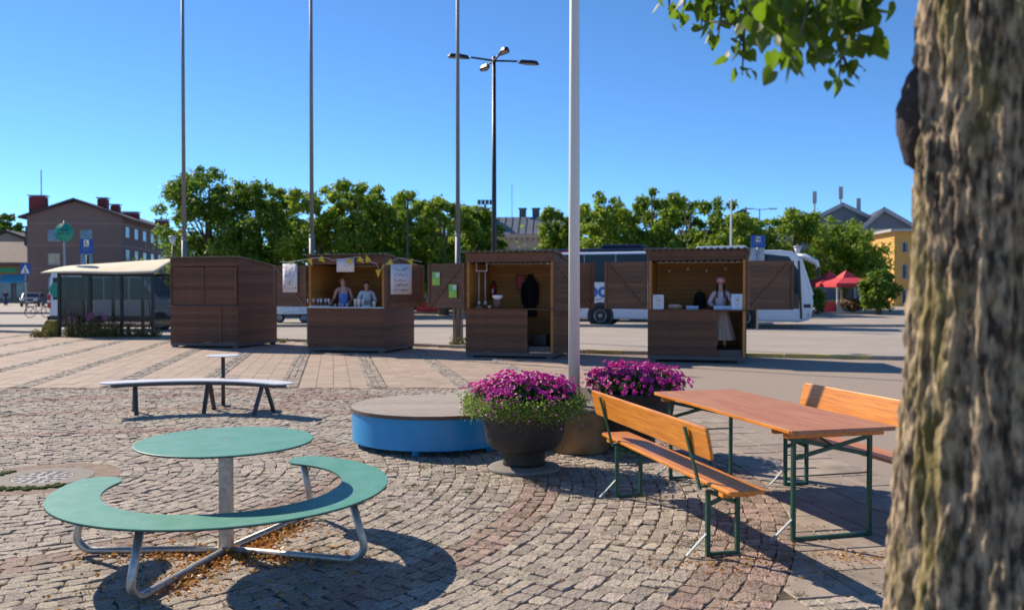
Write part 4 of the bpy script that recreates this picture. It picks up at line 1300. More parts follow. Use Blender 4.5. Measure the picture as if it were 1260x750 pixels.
    for j in range(m_ + 1):
        for i in range(n + 1):
            a = 2 * math.pi * i / n
            front = max(0, -math.sin(a))            # 1 at the face
            lim = (2.15 if hair != 'short' else 1.8) - 1.25 * front ** 0.6
            tt = lim * j / m_
            Vh.append((hx + 0.088 * k * math.sin(tt) * math.cos(a), 0.008 * k + 0.104 * k * math.sin(tt) * math.sin(a), 1.575 * k + 0.108 * k * math.cos(tt)))
    b.add(Vh, [(j * (n + 1) + i, j * (n + 1) + i + 1, (j + 1) * (n + 1) + i + 1, (j + 1) * (n + 1) + i) for j in range(m_) for i in range(n)])
    ho = b.build('hair', hair_m, p, True)
    md = ho.modifiers.new('solid', 'SOLIDIFY'); md.thickness = 0.014; md.offset = -1
    if hair == 'tied':
        MB().sphere((hx, 0.12 * k, 1.60 * k), (.045, .045, .05), 10, 8).build('bun', hair_m, p, True)
    if hair == 'braids':
        for s_ in (-1, 1):
            MB().tube([(hx + s_ * .075 * k, -.01, 1.55 * k), (hx + s_ * .088 * k, -.045, 1.44 * k), (s_ * .085 * k, -.10, 1.33 * k), (s_ * .08 * k, -.115, 1.22 * k)], [.028, .026, .022, .012], 10).build('braid', hair_m, p, True)
    if hat:
        MB().lathe([(.100 * k, 0), (.106 * k, .012), (.104 * k, .05), (.101 * k, .085), (.085 * k, .115), (.03 * k, .125)], 24, (hx, 0.005, 1.60 * k), sy=1.12).build('hat', hat, p, True)
    # clothing from the same skeleton, a little fuller
    idx = [pel, wai, che, sho]
    cv = [V[i] for i in idx]; cr = [tuple(x * 1.10 for x in RR[i]) for i in idx]
    ce = [(0, 1), (1, 2), (2, 3)]
    if top_kind == 'dress':
        cv = cv[:3] + [(0, 0, 1.275 * k)]; cr = cr[:3] + [(.128 * k, .09 * k)]
    if top_kind == 'blouse':
        for s_, (sh_, el, wr) in zip((-1, 1), arms):
            o0 = len(cv)
            e_, w_ = Vector(V[el]), Vector(V[wr])
            cv += [V[sh_], tuple(e_), tuple(e_.lerp(w_, 0.75))]
            cr += [(.068 * k,) * 2, (.056 * k,) * 2, (.046 * k,) * 2]
            ce += [(3, o0), (o0, o0 + 1), (o0 + 1, o0 + 2)]
    skin_mesh('top', cv, ce, cr, 0, top_m, p)
    if top_kind == 'dress':
        for s_ in (-1, 1):
            MB().tube([(s_ * .085 * k, -.085 * k, 1.26 * k), (s_ * .095 * k, -.065 * k, 1.36 * k), (s_ * .085 * k, .02, 1.43 * k), (s_ * .08 * k, .085 * k, 1.33 * k)], .012, 8).build('shoulder_strap', top_m, p, True)
    if bottom:
        zt, zb, rt, rb = bottom
        MB().lathe([(rb * k, zb), (rb * .98 * k, zb + .02), ((rt + (rb - rt) * .6) * k, zb + (zt - zb) * .45), ((rt + (rb - rt) * .25) * k, zb + (zt - zb) * .8), (rt * k, zt)], 72, sy=.8,
                   fn=lambda a, z: 1 + (0.075 * math.sin(14 * a) + 0.04 * math.sin(9 * a + 1)) * min(1, max(0, (zt - z) / (zt - zb) * 1.5))).build('skirt', skirt_m or top_m, p, True)
    for s_ in (-1, 1):
        MB().sphere((s_ * .105 * k, -.055 * k, .045 * k), (.048 * k, .13 * k, .045 * k), 12, 8).build('shoe', mat('brown_leather', (.05, .03, .02), .5), p, True)
    return p
M_hair1 = mat('auburn_hair', (.20, .07, .03), .5, scale=30, stretch=(1, 1, .2)); M_hair2 = mat('dark_hair', (.025, .016, .012), .5)
M_bluedress = mat('blue_dress', (.14, .25, .66), .8, scale=5, var=.08); M_whiteblouse = mat('white_blouse', (.62, .68, .76), .8, var=.06)
M_lilac = mat('lilac_blouse', (.62, .50, .57), .8, var=.08); M_skirt = mat('taupe_skirt', (.44, .32, .27), .85, scale=4, stretch=(6, 6, .5), var=.1)
x, y, z = wp(S2, -0.33, 0.55, ZF + .003)
person('woman in a blue strap dress standing behind the bunting stall counter', (x, y, z), -STH + R(25), [((-.25, .05, 1.10), (-.30, -.17, 1.03)), ((.23, .03, 1.09), (.16, -.20, 1.01))], M_hair1, M_bluedress, 'dress', (1.02, .45, .125, .26), 1.78, -1.0, 'tied')
x, y, z = wp(S2, 0.36, 0.60, ZF + .003)
person('dark-haired woman in a white blouse leaning on the bunting stall counter', (x, y, z), -STH + R(25), [((-.24, -.04, 1.11), (-.08, -.25, 1.10)), ((.25, -.02, 1.10), (.16, -.25, 1.08))], M_hair2, M_whiteblouse, 'blouse', (1.0, .10, .13, .2), 1.66, -0.6, 'short', None, mat('jeans', (.04, .06, .13), .8))
x, y, z = wp(S4, 0.55, 0.46, ZF + .003)
person('woman in a pink hat, lilac blouse and long taupe skirt in the stall doorway', (x, y, z), -STH, [((-.27, -.02, 1.10), (-.14, -.22, 1.04)), ((.29, -.05, 1.12), (.24, -.27, 1.06))], M_hair2, M_lilac, 'blouse', (1.02, .22, .125, .34), 1.66, 0.0, 'braids', mat('pink_hat', (.74, .33, .33), .8, scale=12, col2=(.62, .22, .24)), M_skirt)
# ------------------------------------------------------------------ bus shelter and what stands by it
SX0, SX1, SY0, SY1 = PX(73, 31.6), PX(188, 31.6), 31.6, 33.4
sh = thing('bus_shelter', 'glass bus shelter with dark posts and a cream curved roof', 'bus shelter', (SX0, SY0, 0.0))
wS = SX1 - SX0
b = MB(); V = []; nx, ny = 24, 8
for j in range(ny + 1):
    for i in range(nx + 1):
        u, v = i / nx, j / ny
        yy = -0.35 + 2.5 * v
        sag = 0.05 * math.sin(u * 7) * (1 - v)
        V.append((-0.5 + (wS + 0.75) * u, yy, 2.38 + 0.62 * math.sin(v * 1.3) / math.sin(1.3) * (0.55 + 0.45 * u) + sag * .4))
b.add(V, [(j * (nx + 1) + i, j * (nx + 1) + i + 1, (j + 1) * (nx + 1) + i + 1, (j + 1) * (nx + 1) + i) for j in range(ny) for i in range(nx)])
o = b.build('roof', mat('cream_canvas', (0.72, 0.60, 0.42), 0.75, scale=1.5, col2=(0.62, 0.52, 0.36)), sh, True)
md = o.modifiers.new('s', 'SOLIDIFY'); md.thickness = 0.03
MB().bb(-0.05, wS + 0.05, -0.04, 0.04, 2.27, 2.37).build('front_beam', M_black, sh, bevel=.005)
MB().bb(-0.05, wS + 0.05, 1.76, 1.84, 2.27, 2.37).build('rear_beam', M_black, sh, bevel=.005)
for i in range(4):
    x = wS * i / 3
    for y in (0.0, 1.8):
        MB().bb(x - 0.05, x + 0.05, y - 0.05, y + 0.05, 0, 2.27).build('post', M_black, sh, bevel=.006)
for i in range(3):
    x0, x1 = wS * i / 3 + 0.05, wS * (i + 1) / 3 - 0.05
    MB().bb(x0, x1, -0.004, 0.004, 0.42, 2.25).build('pane', M_glass, sh)
    MB().bb(x0, x1, -0.02, 0.02, 0.36, 0.42).build('rail', M_black, sh)
for x in (0.0, wS):
    MB().bb(x - .004, x + .004, 0.05, 1.75, 0.42, 2.25).build('end_pane', M_glass, sh)
    MB().bb(x - .02, x + .02, 0.05, 1.75, 0.36, 0.42).build('rail', M_black, sh)
MB().bb(0.3, wS * .66, 0.9, 1.3, 0.43, 0.47).build('waiting_seat', M_ltgrey, sh, bevel=.01)
for x in (0.5, wS * .6): MB().bb(x - .03, x + .03, 1.05, 1.15, 0, 0.43).build('seat_leg', M_black, sh)
MB().tube([(wS - .02, .05, 2.2), (wS - .25, .05, 2.0), (wS - .1, .06, .6), (wS - .2, .08, .25)], .025, 8).build('downpipe', M_black, sh, True)
cb = tag(MB().add([(-.35, 0, 0), (.25, 0, 0), (.25, .5, 0), (-.35, .5, 0), (-.12, .1, .62), (.22, .1, .62), (.22, .4, .62), (-.12, .4, .62)],
     [(0, 1, 5, 4), (1, 2, 6, 5), (2, 3, 7, 6), (3, 0, 4, 7), (4, 5, 6, 7), (0, 3, 2, 1)]).build('concrete_block', mat('yellow_block', (.42, .30, .03), .8, scale=6, col2=(.12, .12, .02), amt=.45), bevel=.02, loc=(SX0 - .35, SY0 - .2, 0)),
     'mossy yellow concrete block at the shelter corner', 'concrete block')
# weeds and fireweed in front of the shelter
def weed_clump(name, label, x0, x1, y, n, h, flowers, seed, m=M_weed):
    rs = np.random.default_rng(seed)
    t = thing(name, label, 'plants', ((x0 + x1) / 2, y, 0))
    w = (x1 - x0) / 2
    P = np.stack([rs.uniform(-w, w, n), rs.normal(0, .13, n), np.abs(rs.normal(0, h * .45, n))], 1)
    d = rs.normal(size=(n, 3)); d[:, 2] = np.abs(d[:, 2]) + .6; d /= np.linalg.norm(d, axis=1)[:, None]
    e = rs.normal(size=(n, 3)); e -= d * (e * d).sum(1)[:, None]; e /= np.linalg.norm(e, axis=1)[:, None]
    s = (.055 * rs.uniform(.6, 1.4, n))[:, None]
    VV = np.stack([P - d * s, P + e * s * .35, P + d * s, P - e * s * .35], 1).reshape(-1, 3)
    VV[:, 2] = np.maximum(VV[:, 2], .0)
    o = link('leaves', npmesh('leaves', VV, np.arange(4 * n), np.full(n, 4)), m, t); o['kind'] = 'stuff'
    for k in range(flowers):
        x = rs.uniform(-w * .9, w * .6); hh = rs.uniform(.62, 1.0)
        s_ = MB().tube([(x, 0, 0), (x + .02, 0, hh)], .008, 6).build('stem', m, t)
        fb = MB()
        for q in range(26):
            fb.sphere((x + .02 + rs.normal(0, .028), rs.normal(0, .028), hh - .24 * rs.uniform(0, 1)), .022, 5, 4)
        fb.build('flower_spike', M_petal2, s_, True)
    return t
weed_clump('fireweed_clump', 'pink fireweed and green weeds along the shelter front', SX0 + .4, SX0 + 2.3, SY0 - .35, 2600, .55, 7, 4)
weed_clump('weed_patch', 'low green weeds at the shelter end beside the closed stall', SX0 + 2.3, SX1 + .4, SY0 - .25, 900, .35, 0, 5)
weed_clump('weed_tuft', 'green weed tuft at the mossy block', SX0 - .8, SX0 - .1, SY0 - .45, 400, .3, 0, 6)
weed_clump('weed_tuft', 'green weed tuft at the flagpole foot between two stalls', PX(553, 26), PX(576, 26), 25.95, 260, .28, 0, 7)
weed_clump('weed_tuft', 'small weed tuft by the kerb behind the closed stall', PX(343, 28), PX(352, 28), 28.0, 120, .15, 0, 8)

# ------------------------------------------------------------------ signs and lamps
def sign_post(px, d, zt, label, rr=.035, m=None):
    t = thing('sign_post', label, 'sign', (PX(px, d), d, 0))
    MB().tube([(0, 0, 0), (0, 0, zt)], rr, 12).build('post', m or M_polegrey, t, True)
    return t
t = sign_post(80, 33.5, 4.45, 'round green sign on a tall thin pole above the shelter')
MB().tube([(0, -.06, 0), (0, .01, 0)], .36, 40).build('disc', M_signgreen, t, True, loc=(0, 0, ZY(286, 33.5)))
squiggle(t, [(-.20, .20, ZY(283, 33.5), .07, 9), (-.26, .26, ZY(287.5, 33.5), .08, 12)], -.065, M_ink, .03)
t = sign_post(108, 34.5, 3.15, 'square blue L sign on a short post above the shelter roof', .05, M_black)
zc = ZY(303, 34.5)
MB().box((0, -.06, zc), (.56, .03, .60)).build('plate', M_signblue, t, bevel=.004)
MB().box((0, -.0765, zc + .13), (.20, .003, .26)).build('white_field', M_white, t)
text('L', .24, M_ink, t, (0, -.080, zc + .13), name='letter', bold=.008)
squiggle(t, [(-.2, .2, zc - .06, .05, 7), (-.17, .17, zc - .14, .04, 6)], -.079, mat('sign_pale', (.3, .42, .65), .6), .012)
t = sign_post(932, 37.0, 3.9, 'square blue N sign on a grey post above the stall shutter', .04)
zc = ZY(297, 37)
MB().box((0, -.06, zc), (.62, .03, .52)).build('plate', M_signblue, t, bevel=.004)
MB().box((0, -.0765, zc + .09), (.20, .003, .22)).build('white_field', M_white, t)
text('N', .22, M_ink, t, (0, -.080, zc + .09), name='letter', bold=.008)
squiggle(t, [(-.2, .2, zc - .10, .06, 7)], -.079, MATS['sign_pale'], .014)
MB().box((0, .05, zc - .55), (.62, .03, .56)).build('timetable_board', mat('grey_board', (.33, .42, .50), .5), t, bevel=.004)
t = sign_post(32, 66, 3.0, 'blue pedestrian crossing sign on a thin pole at far left', .05)
zc = ZY(331, 66)
MB().box((0, -.06, zc), (.85, .03, .90)).build('plate', M_signblue, t)
MB().add([(-.36, -.08, zc - .33), (.36, -.08, zc - .33), (0, -.08, zc + .36)], [(0, 1, 2)]).build('white_triangle', M_white, t)
MB().tube([(0, -.085, zc - .02), (-.01, -.085, zc - .14)], .035, 6).bar((0, -.085, zc - .14), (.10, -.085, zc - .30), .01, .05).bar((0, -.085, zc - .14), (-.10, -.085, zc - .30), .01, .05).sphere((0, -.085, zc + .06), .045, 8, 6).build('walking_figure', M_ink, t)

lp = thing('street_light', 'tall black street light with four outstretched lamp heads', 'street light', (PX(608, 30), 30, 0), R(18))
LZ = 9.75
MB().tube([(0, 0, 0), (0, 0, 4.5), (0, 0, LZ + .15)], [.105, .085, .062], 16).build('mast', M_black, lp, True)
for k in range(4):
    a = R(90 * k); c_, s_ = math.cos(a), math.sin(a)
    r1 = 1.30 if k % 2 == 0 else 1.12
    ar = MB().tube([(0, 0, LZ), (c_ * (r1 - .45), s_ * (r1 - .45), LZ + .05)], .035, 8).build('arm', M_black, lp, True)
    hd_ = MB(); e = []
    for q in range(12):
        th = 2 * math.pi * q / 12
        e.append((math.cos(th) * .42, math.sin(th) * .15 * (1.25 if math.cos(th) > 0 else .9)))
    base = Matrix.Rotation(a, 3, 'Z')
    pts0 = [base @ Vector((r1 - .02 + x, y, LZ - .01)) for x, y in e]; pts1 = [base @ Vector((r1 - .02 + x * .8, y * .7, LZ + .11)) for x, y in e]
    hd_.add(pts0 + pts1, [tuple(range(12))[::-1], tuple(range(12, 24))] + [(i, (i + 1) % 12, 12 + (i + 1) % 12, 12 + i) for i in range(12)])
    h_ = hd_.build('lamp_head', M_black, lp, bevel=.012)
    pl = [base @ Vector((r1 + x * .7, y * .65, LZ - .013)) for x, y in e]
    MB().add(pl, [tuple(range(12))[::-1]]).build('lens', mat('lamp_lens', (.35, .34, .32), .2), h_)
MB().tube([(-.04, -.08, 4.62), (-.30, -.1, 4.56), (-.52, -.1, 4.60), (-.72, -.1, 4.50)], .02, 6).build('torn_ribbon', mat('ribbon', (.10, .10, .13), .8), lp)
def lantern(px, d, zt, label):
    t = thing('park_lantern', label, 'lantern', (PX(px, d), d, 0), 0, 'park lanterns')
    MB().tube([(0, 0, 0), (0, 0, zt - .45)], .05, 10).build('post', M_black, t, True)
    MB().lathe([(.06, zt - .45), (.07, zt - .42), (.20, zt - .05)], 16).build('lamp_glass', mat('opal', (.62, .62, .6), .4), t, True)
    MB().lathe([(.23, zt - .05), (.22, zt), (.05, zt + .05)], 16).build('lamp_cap', M_polegrey, t, True)
lantern(213, 46, ZY(291, 46), 'small park lantern before the trees, above the closed stall')
lantern(981, 46, ZY(303, 46), 'small park lantern above the front of the white coach')
t = thing('floodlight_mast', 'thin mast with a rack of floodlights beyond the trees', 'mast', (PX(597, 130), 130, 0))
MB().tube([(0, 0, 0), (0, 0, ZY(252, 130))], .16, 8).build('mast', M_darksteel, t)
for k in range(4): MB().box(((k - 1.5) * .6, 0, ZY(249, 130)), (.5, .4, .7)).build('floodlight', M_darksteel, t)
t = thing('white_mast', 'slim white pole before the trees right of the thick flagpole', 'pole', (PX(899, 44), 44, 0))
MB().tube([(0, 0, 0), (0, 0, ZY(246, 44))], [.06, .045], 10).build('mast', M_white, t); MB().sphere((0, 0, ZY(246, 44)), .07).build('finial', M_white, t)
t = thing('street_light', 'two-armed far street light beside the grey gabled building', 'street light', (PX(934, 75), 75, 0))
MB().tube([(0, 0, 0), (0, 0, ZY(257, 75))], [.09, .06], 10).build('mast', M_polegrey, t)
for s_, l_ in ((1, .95), (-1, .75)):
    MB().bar((0, 0, ZY(258, 75)), (s_ * l_, 0, ZY(257, 75)), .06, .06).build('arm', M_polegrey, t)
    MB().box((s_ * (l_ + .2), 0, ZY(257, 75)), (.75, .25, .10)).build('lamp_head', M_polegrey, t, bevel=.02)
t = thing('street_light', 'slim dark street light standing among the trees left of centre', 'street light', (PX(502, 50), 50, 0))
MB().tube([(0, 0, 0), (0, 0, ZY(247, 50))], [.08, .05], 10).build('mast', M_black, t)
MB().box((.05, 0, ZY(246, 50)), (.35, .2, .10)).build('lamp_head', M_black, t, bevel=.02)

# ------------------------------------------------------------------ vehicles
def wheel(par, x, y, r, w, side=-1, hub=.55, name='wheel'):
    """ axle along y; side: which way the hub faces """
    b = MB(); n = 28; V = []; prof = [(r * .62, -w / 2), (r * .94, -w / 2), (r, -w / 2 + .03), (r, w / 2 - .03), (r * .94, w / 2), (r * .62, w / 2)]
    for (rr, yy) in prof:
        for k in range(n):
            a = 2 * math.pi * k / n; V.append((rr * math.cos(a), yy, rr * math.sin(a)))
    b.add(V, [(j * n + k, j * n + (k + 1) % n, (j + 1) * n + (k + 1) % n, (j + 1) * n + k) for j in range(len(prof) - 1) for k in range(n)])
    o = b.build(name, M_rubber, par, True, loc=(x, y, r))
    d = MB(); prof = [(r * .62, side * w * .46), (r * .55, side * w * .40), (r * .50, side * w * .2), (r * .22, side * w * .25), (r * .18, side * w * .45), (.001, side * w * .45)]
    V = []
    for (rr, yy) in prof:
        for k in range(n):
            a = 2 * math.pi * k / n; V.append((rr * math.cos(a), yy, rr * math.sin(a)))
    d.add(V, [(j * n + k, j * n + (k + 1) % n, (j + 1) * n + (k + 1) % n, (j + 1) * n + k) for j in range(len(prof) - 1) for k in range(n)])
    d.build('rim', mat('alloy', (.45, .45, .46), .35, metal=.6), o, True)
    for k in range(8):
        a = 2 * math.pi * k / 8
        MB().tube([(r * .36 * math.cos(a), side * w * .30, r * .36 * math.sin(a)), (r * .36 * math.cos(a), side * w * .18, r * .36 * math.sin(a))], r * .07, 8).build('rim_hole', M_black, o)
    return o
def coach(loc, rz, label, L_, H_, body, stripe_w, marks):
    """ nose at +x, near side faces -y """
    t = thing('coach', label, 'coach', loc, rz)
    W = 2.55
    # side silhouette (x,z)
    sil = [(0.05, .35), (L_ - .55, .30), (L_ - .12, .42), (L_ - .02, .85), (L_, 1.25), (L_ - .05, 1.5), (L_ - .55, H_ - .40), (L_ - .80, H_ - .10), (L_ - 1.4, H_), (.5, H_), (.12, H_ - .2), (0, H_ - .8), (0, .6)]
    MB().extr(sil, 'y', -W / 2, W / 2).build('body', body, t, bevel=.10)
    # dark glazing bands, proud of the body by a few mm
    def pane(x0, x1, z0, z1, nm='window', m=M_dark_glass, par=t, y=-W / 2 - .006):
        return MB().bb(x0, x1, y - .004, y + .004, z0, z1).build(nm, m, par)
    zb, zt = 2.12, H_ - .09
    n = 6; x0 = .55; x1 = L_ - 2.75
    for k in range(n):
        pane(x0 + (x1 - x0) * k / n + .012, x0 + (x1 - x0) * (k + 1) / n - .012, zb, zt)
    pw = MB().add([(L_ - 2.70, -W / 2 - .012, 1.35), (L_ - .55, -W / 2 - .012, 1.25), (L_ - .62, -W / 2 - .012, H_ - .95), (L_ - 1.05, -W / 2 - .012, H_ - .30), (L_ - 2.70, -W / 2 - .012, zt)], [(0, 1, 2, 3, 4)]).build('driver_window', M_dark_glass, t)
    MB().add([(L_ - 2.35, -W / 2 - .016, .9), (L_ - .60, -W / 2 - .016, .9), (L_ - .60, -W / 2 - .016, 1.55), (L_ - 2.35, -W / 2 - .016, 1.7)], [(0, 1, 2, 3)]).build('door_panel', mat('brown_film', (.06, .03, .025), .3), t)
    MB().bar((L_ - .50, -W / 2 - .018, .45), (L_ - .62, -W / 2 - .018, H_ - .5), .02, .09, (1, 0, 0)).build('door_seal', M_black, t)
    # windscreen follows the raked nose
    ws = MB(); V = []
    for j, (xx, zz) in enumerate(((L_ - .055, 1.52), (L_ - .28, 2.28), (L_ - .535, H_ - .44))):
        for i in range(7):
            u = -1 + 2 * i / 6
            V.append((xx + .03 - .10 * u * u * .0, u * (W / 2 - .10), zz))
    ws.add(V, [(j * 7 + i, j * 7 + i + 1, (j + 1) * 7 + i + 1, (j + 1) * 7 + i) for j in range(2) for i in range(6)])
    ws.build('windscreen', M_dark_glass, t, True)
    for s_ in (-1, 1):
        MB().bar((L_ - .02, s_ * (W / 2 - .05), 1.5), (L_ - .53, s_ * (W / 2 - .05), H_ - .40), .06, .10).build('screen_pillar', body, t)
        MB().tube([(L_ - .70, s_ * .95, H_ - .25), (L_ - .35, s_ * 1.15, H_ - .28), (L_ + .15, s_ * 1.25, H_ - .55), (L_ + .22, s_ * 1.27, H_ - .80)], [.09, .10, .09, .06], 10).build('mirror_arm', body, t, True)
        MB().box((L_ + .22, s_ * 1.28, H_ - 1.05), (.12, .24, .50)).build('mirror', M_black, t, bevel=.03)
        MB().box((L_ - .035, s_ * .95, 1.05), (.08, .42, .20)).build('headlight', M_dark_glass, t, bevel=.02)
    MB().box((L_ - .25, -W / 2 - .01, 1.03), (.30, .03, .16)).build('side_lamp', M_black, t, bevel=.01)
    MB().box((L_ - .20, -W / 2 - .01, .62), (.10, .03, .16)).build('fog_lamp', M_polegrey, t)
    MB().bb(.8, L_ - 3.2, -.75, .75, H_ + .001, H_ + .05).build('roof_rail', body, t, bevel=.04)
    MB().bb(L_ - 5.2, L_ - 2.9, -.95, .95, H_ + .051, H_ + .24).build('air_conditioner', body, t, bevel=.08)
    # luggage hatches
    for k, (a, c_) in enumerate(((.5, 2.1), (4.35, 6.2), (6.25, 8.1), (8.15, L_ - 3.9))):
        if c_ > a + .3:
            MB().bb(a, c_ - .04, -W / 2 - .012, -W / 2 - .004, .55, 1.55).build('hatch', body, t, bevel=.004)
            MB().bb(c_ - .30, c_ - .16, -W / 2 - .02, -W / 2 - .012, .72, .80).build('marker_light', mat('marker_orange', (.7, .18, .04), .4), t)
    MB().bb(6.55, 6.85, -W / 2 - .02, -W / 2 - .0125, .72, .86).build('vent', M_black, t)
    for x in (2.9, L_ - 3.0):
        MB().tube([(x, -W / 2 - .02, .52), (x, -W / 2 + .3, .52)], .64, 28).build('wheel_arch', M_black, t)
        wheel(t, x, -W / 2 + .10, .50, .30)
        wheel(t, x, W / 2 - .16, .50, .30, 1)
    if marks:
        for s_, lx, sz in (('po', 2.80, 1.0),):
            text(s_, sz * 1.0, mat('bus_blue', (.03, .16, .50), .4), t, (lx, -W / 2 - .018, 1.72), ext=.002, bold=.03)
        squiggle(t, [(2.6, 3.0, 1.30, .10, 5), (3.1, 3.7, 1.30, .10, 7)], -W / 2 - .018, mat('bus_grey', (.4, .43, .5), .5), .05)
    return t
M_coachwhite = mat('coach_white', (.66, .69, .74), .28, var=.03, coat=.5)
ca = R(-19)
cl_ = 12.6
nose = (PX(1013, 38.0), 38.0)
coach((nose[0] - cl_ * math.cos(ca), nose[1] - cl_ * math.sin(ca) + 1.3, 0.0), ca, 'white coach with dark windows parked behind the stalls', cl_, 3.55, M_coachwhite, 0, True)
n2 = (PX(862, 46.5), 46.5)
nv = coach((n2[0] - 12 * math.cos(ca), n2[1] - 12 * math.sin(ca) + 1.3, 0.0), ca, 'dark navy coach partly hidden behind the white coach', 12.0, 4.08, M_navy, 0, False)
b = MB(); arc = [(5.2 + 1.55 * math.cos(R(a)), 3.38 + .62 * math.sin(R(a))) for a in range(0, 181, 15)]
b.extr(arc, 'y', -1.305, -1.285).build('pink_arc', mat('pink_film', (.55, .06, .17), .4), nv)
squiggle(nv, [(8.6, 10.6, 3.86, .10, 16)], -1.30, M_white, .05)
cv = thing('red_white_van', 'white van roof with a red rear corner beyond the open stall', 'van', (PX(655, 52), 52, 0), 0)
MB().extr([(-1.6, .4), (1.3, .4), (1.3, 3.2), (.9, 3.75), (.4, 3.95), (-.7, 3.9), (-1.3, 3.5), (-1.6, 2.4)], 'y', -1, 1).build('body', M_white, cv, bevel=.1)
MB().bb(.15, .95, -1.02, -1.004, 3.2, 3.85).build('red_corner', M_red, cv, bevel=.02)
MB().bb(-1.2, 0.0, -1.02, -1.004, 2.8, 3.45).build('window', M_dark_glass, cv)
for x in (-.9, .8): wheel(cv, x, -.9, .36, .22)

# minibus behind the shelter
va = R(-2)
vn = thing('minibus', 'white minibus with dark windows parked behind the bus shelter', 'minibus', (PX(56, 37), 37.2, 0), va)
VL, VW = 6.0, 1.95
sil = [(0.04, .38), (VL - .3, .35), (VL, .5), (VL + .02, .95), (VL - .35, 1.2), (VL - 1.15, 1.42), (VL - 2.0, 2.45), (VL - 2.4, 2.62), (.45, 2.66), (.12, 2.5), (0, 1.5)]
MB().extr(sil, 'y', 0, VW).build('body', M_coachwhite, vn, bevel=.07)
for k, (a, c_) in enumerate(((.22, 1.25), (1.3, 2.45), (2.5, 3.55))):
    MB().bb(a, c_, -.012, -.004, 1.32, 2.28).build('window', M_dark_glass, vn, bevel=.004)
MB().add([(3.62, -.010, 1.32), (4.75, -.010, 1.34), (4.05, -.010, 2.25), (3.62, -.010, 2.28)], [(0, 1, 2, 3)]).build('front_window', M_dark_glass, vn)
MB().add([(VL - 1.13, .15, 1.48), (VL - 1.13, VW - .15, 1.48), (VL - 1.97, VW - .2, 2.44), (VL - 1.97, .2, 2.44)], [(0, 1, 2, 3)]).build('windscreen', M_dark_glass, vn)
MB().bb(.05, VL - .3, -.02, -.004, .38, .62).build('skirt_panel', M_black, vn)
MB().bb(-.03, .12, -.03, .16, .95, 1.55).build('tail_light', M_red, vn, bevel=.02)
MB().bb(-.032, .122, -.032, .1, 1.2, 1.3).build('reverse_light', M_white, vn)
MB().bb(-.06, .2, .0, VW, .35, .62).build('bumper', M_black, vn, bevel=.03)
MB().tube([(.42, -.022, 1.75), (.42, -.014, 1.75)], .34, 32).build('round_sticker', M_signgreen, vn)
for x in (1.15, VL - 1.05):
    MB().tube([(x, -.006, .38), (x, .2, .38)], .43, 24).build('wheel_arch', M_black, vn)
    wheel(vn, x, .09, .35, .22); wheel(vn, x, VW - .12, .35, .22, 1)
# trailer seen between the first two stalls
tr_ = thing('white_trailer', 'low white box trailer seen between the first two stalls', 'trailer', (PX(361, 46), 46, 0))
MB().bb(-1.0, 1.1, -.6, .6, .45, 1.25).build('box', mat('pale_blue_white', (.62, .72, .80), .4), tr_, bevel=.04)
MB().bb(-1.1, 1.2, -.5, .5, .32, .449).build('chassis', M_darksteel, tr_)
MB().box((.15, -.605, 1.08), (.14, .01, .09)).build('badge', mat('marker_orange', (.7, .18, .04), .4), tr_)
for x in (-.6, .7): wheel(tr_, x, -.5, .26, .16)

# far parked car and bicycle at the left
cr_ = thing('parked_car', 'grey car facing the square in front of the shops', 'car', (PX(40, 92), 92, 0), R(-70))
sil = [(-2.1, .3), (2.05, .3), (2.15, .6), (2.05, .85), (1.1, 1.0), (.45, 1.42), (-.9, 1.48), (-1.7, 1.1), (-2.15, 1.0)]
MB().extr(sil, 'y', -.88, .88).build('body', mat('car_grey', (.10, .11, .13), .3, metal=.4, coat=.5), cr_, bevel=.09)
MB().add([(1.09, -.72, 1.05), (1.09, .72, 1.05), (.50, .62, 1.40), (.50, -.62, 1.40)], [(0, 1, 2, 3)]).build('windscreen', M_dark_glass, cr_)
for s_ in (-1, 1):
    MB().add([(.95, s_ * .89, 1.02), (.4, s_ * .89, 1.36), (-.9, s_ * .89, 1.40), (-1.5, s_ * .89, 1.08)], [(0, 1, 2, 3)]).build('side_window', M_dark_glass, cr_)
    MB().box((2.10, s_ * .62, .72), (.12, .36, .16)).build('headlight', M_white, cr_, bevel=.03)
    for x in (-1.35, 1.35): wheel(cr_, x, s_ * .80, .32, .2, s_)
MB().box((2.16, 0, .5), (.04, .5, .11)).build('number_plate', M_white, cr_)
bk = thing('bicycle', 'bicycle standing behind the minibus at far left', 'bicycle', (PX(47, 54), 54, 0), R(55))
for x in (-.5, .5):
    w_ = MB()
    w_.tube([(x + .33 * math.cos(2 * math.pi * k / 24), 0, .35 + .33 * math.sin(2 * math.pi * k / 24)) for k in range(25)], .022, 6, False)
    o = w_.build('wheel', M_rubber, bk, True)
    sp_ = MB()
    for k in range(8):
        a = math.pi * k / 8; sp_.bar((x - .32 * math.cos(a), 0, .35 - .32 * math.sin(a)), (x + .32 * math.cos(a), 0, .35 + .32 * math.sin(a)), .004, .004)
    sp_.build('spokes', M_zinc, o)
MB().bar((-.5, 0, .35), (-.15, 0, .82), .03, .03).bar((-.15, 0, .80), (.38, 0, .85), .03, .03).bar((-.05, 0, .32), (-.2, 0, .95), .03, .03).bar((-.05, 0, .32), (.38, 0, .82), .03, .03).bar((.5, 0, .35), (.36, 0, 1.0), .03, .03).bar((-.5, 0, .35), (-.05, 0, .32), .025, .025).build('frame', M_black, bk)
MB().bar((.36, -.26, 1.02), (.36, .26, 1.02), .025, .025).build('handlebar', M_black, bk)
MB().box((-.21, 0, .98), (.26, .14, .05)).build('saddle', M_black, bk, bevel=.02)

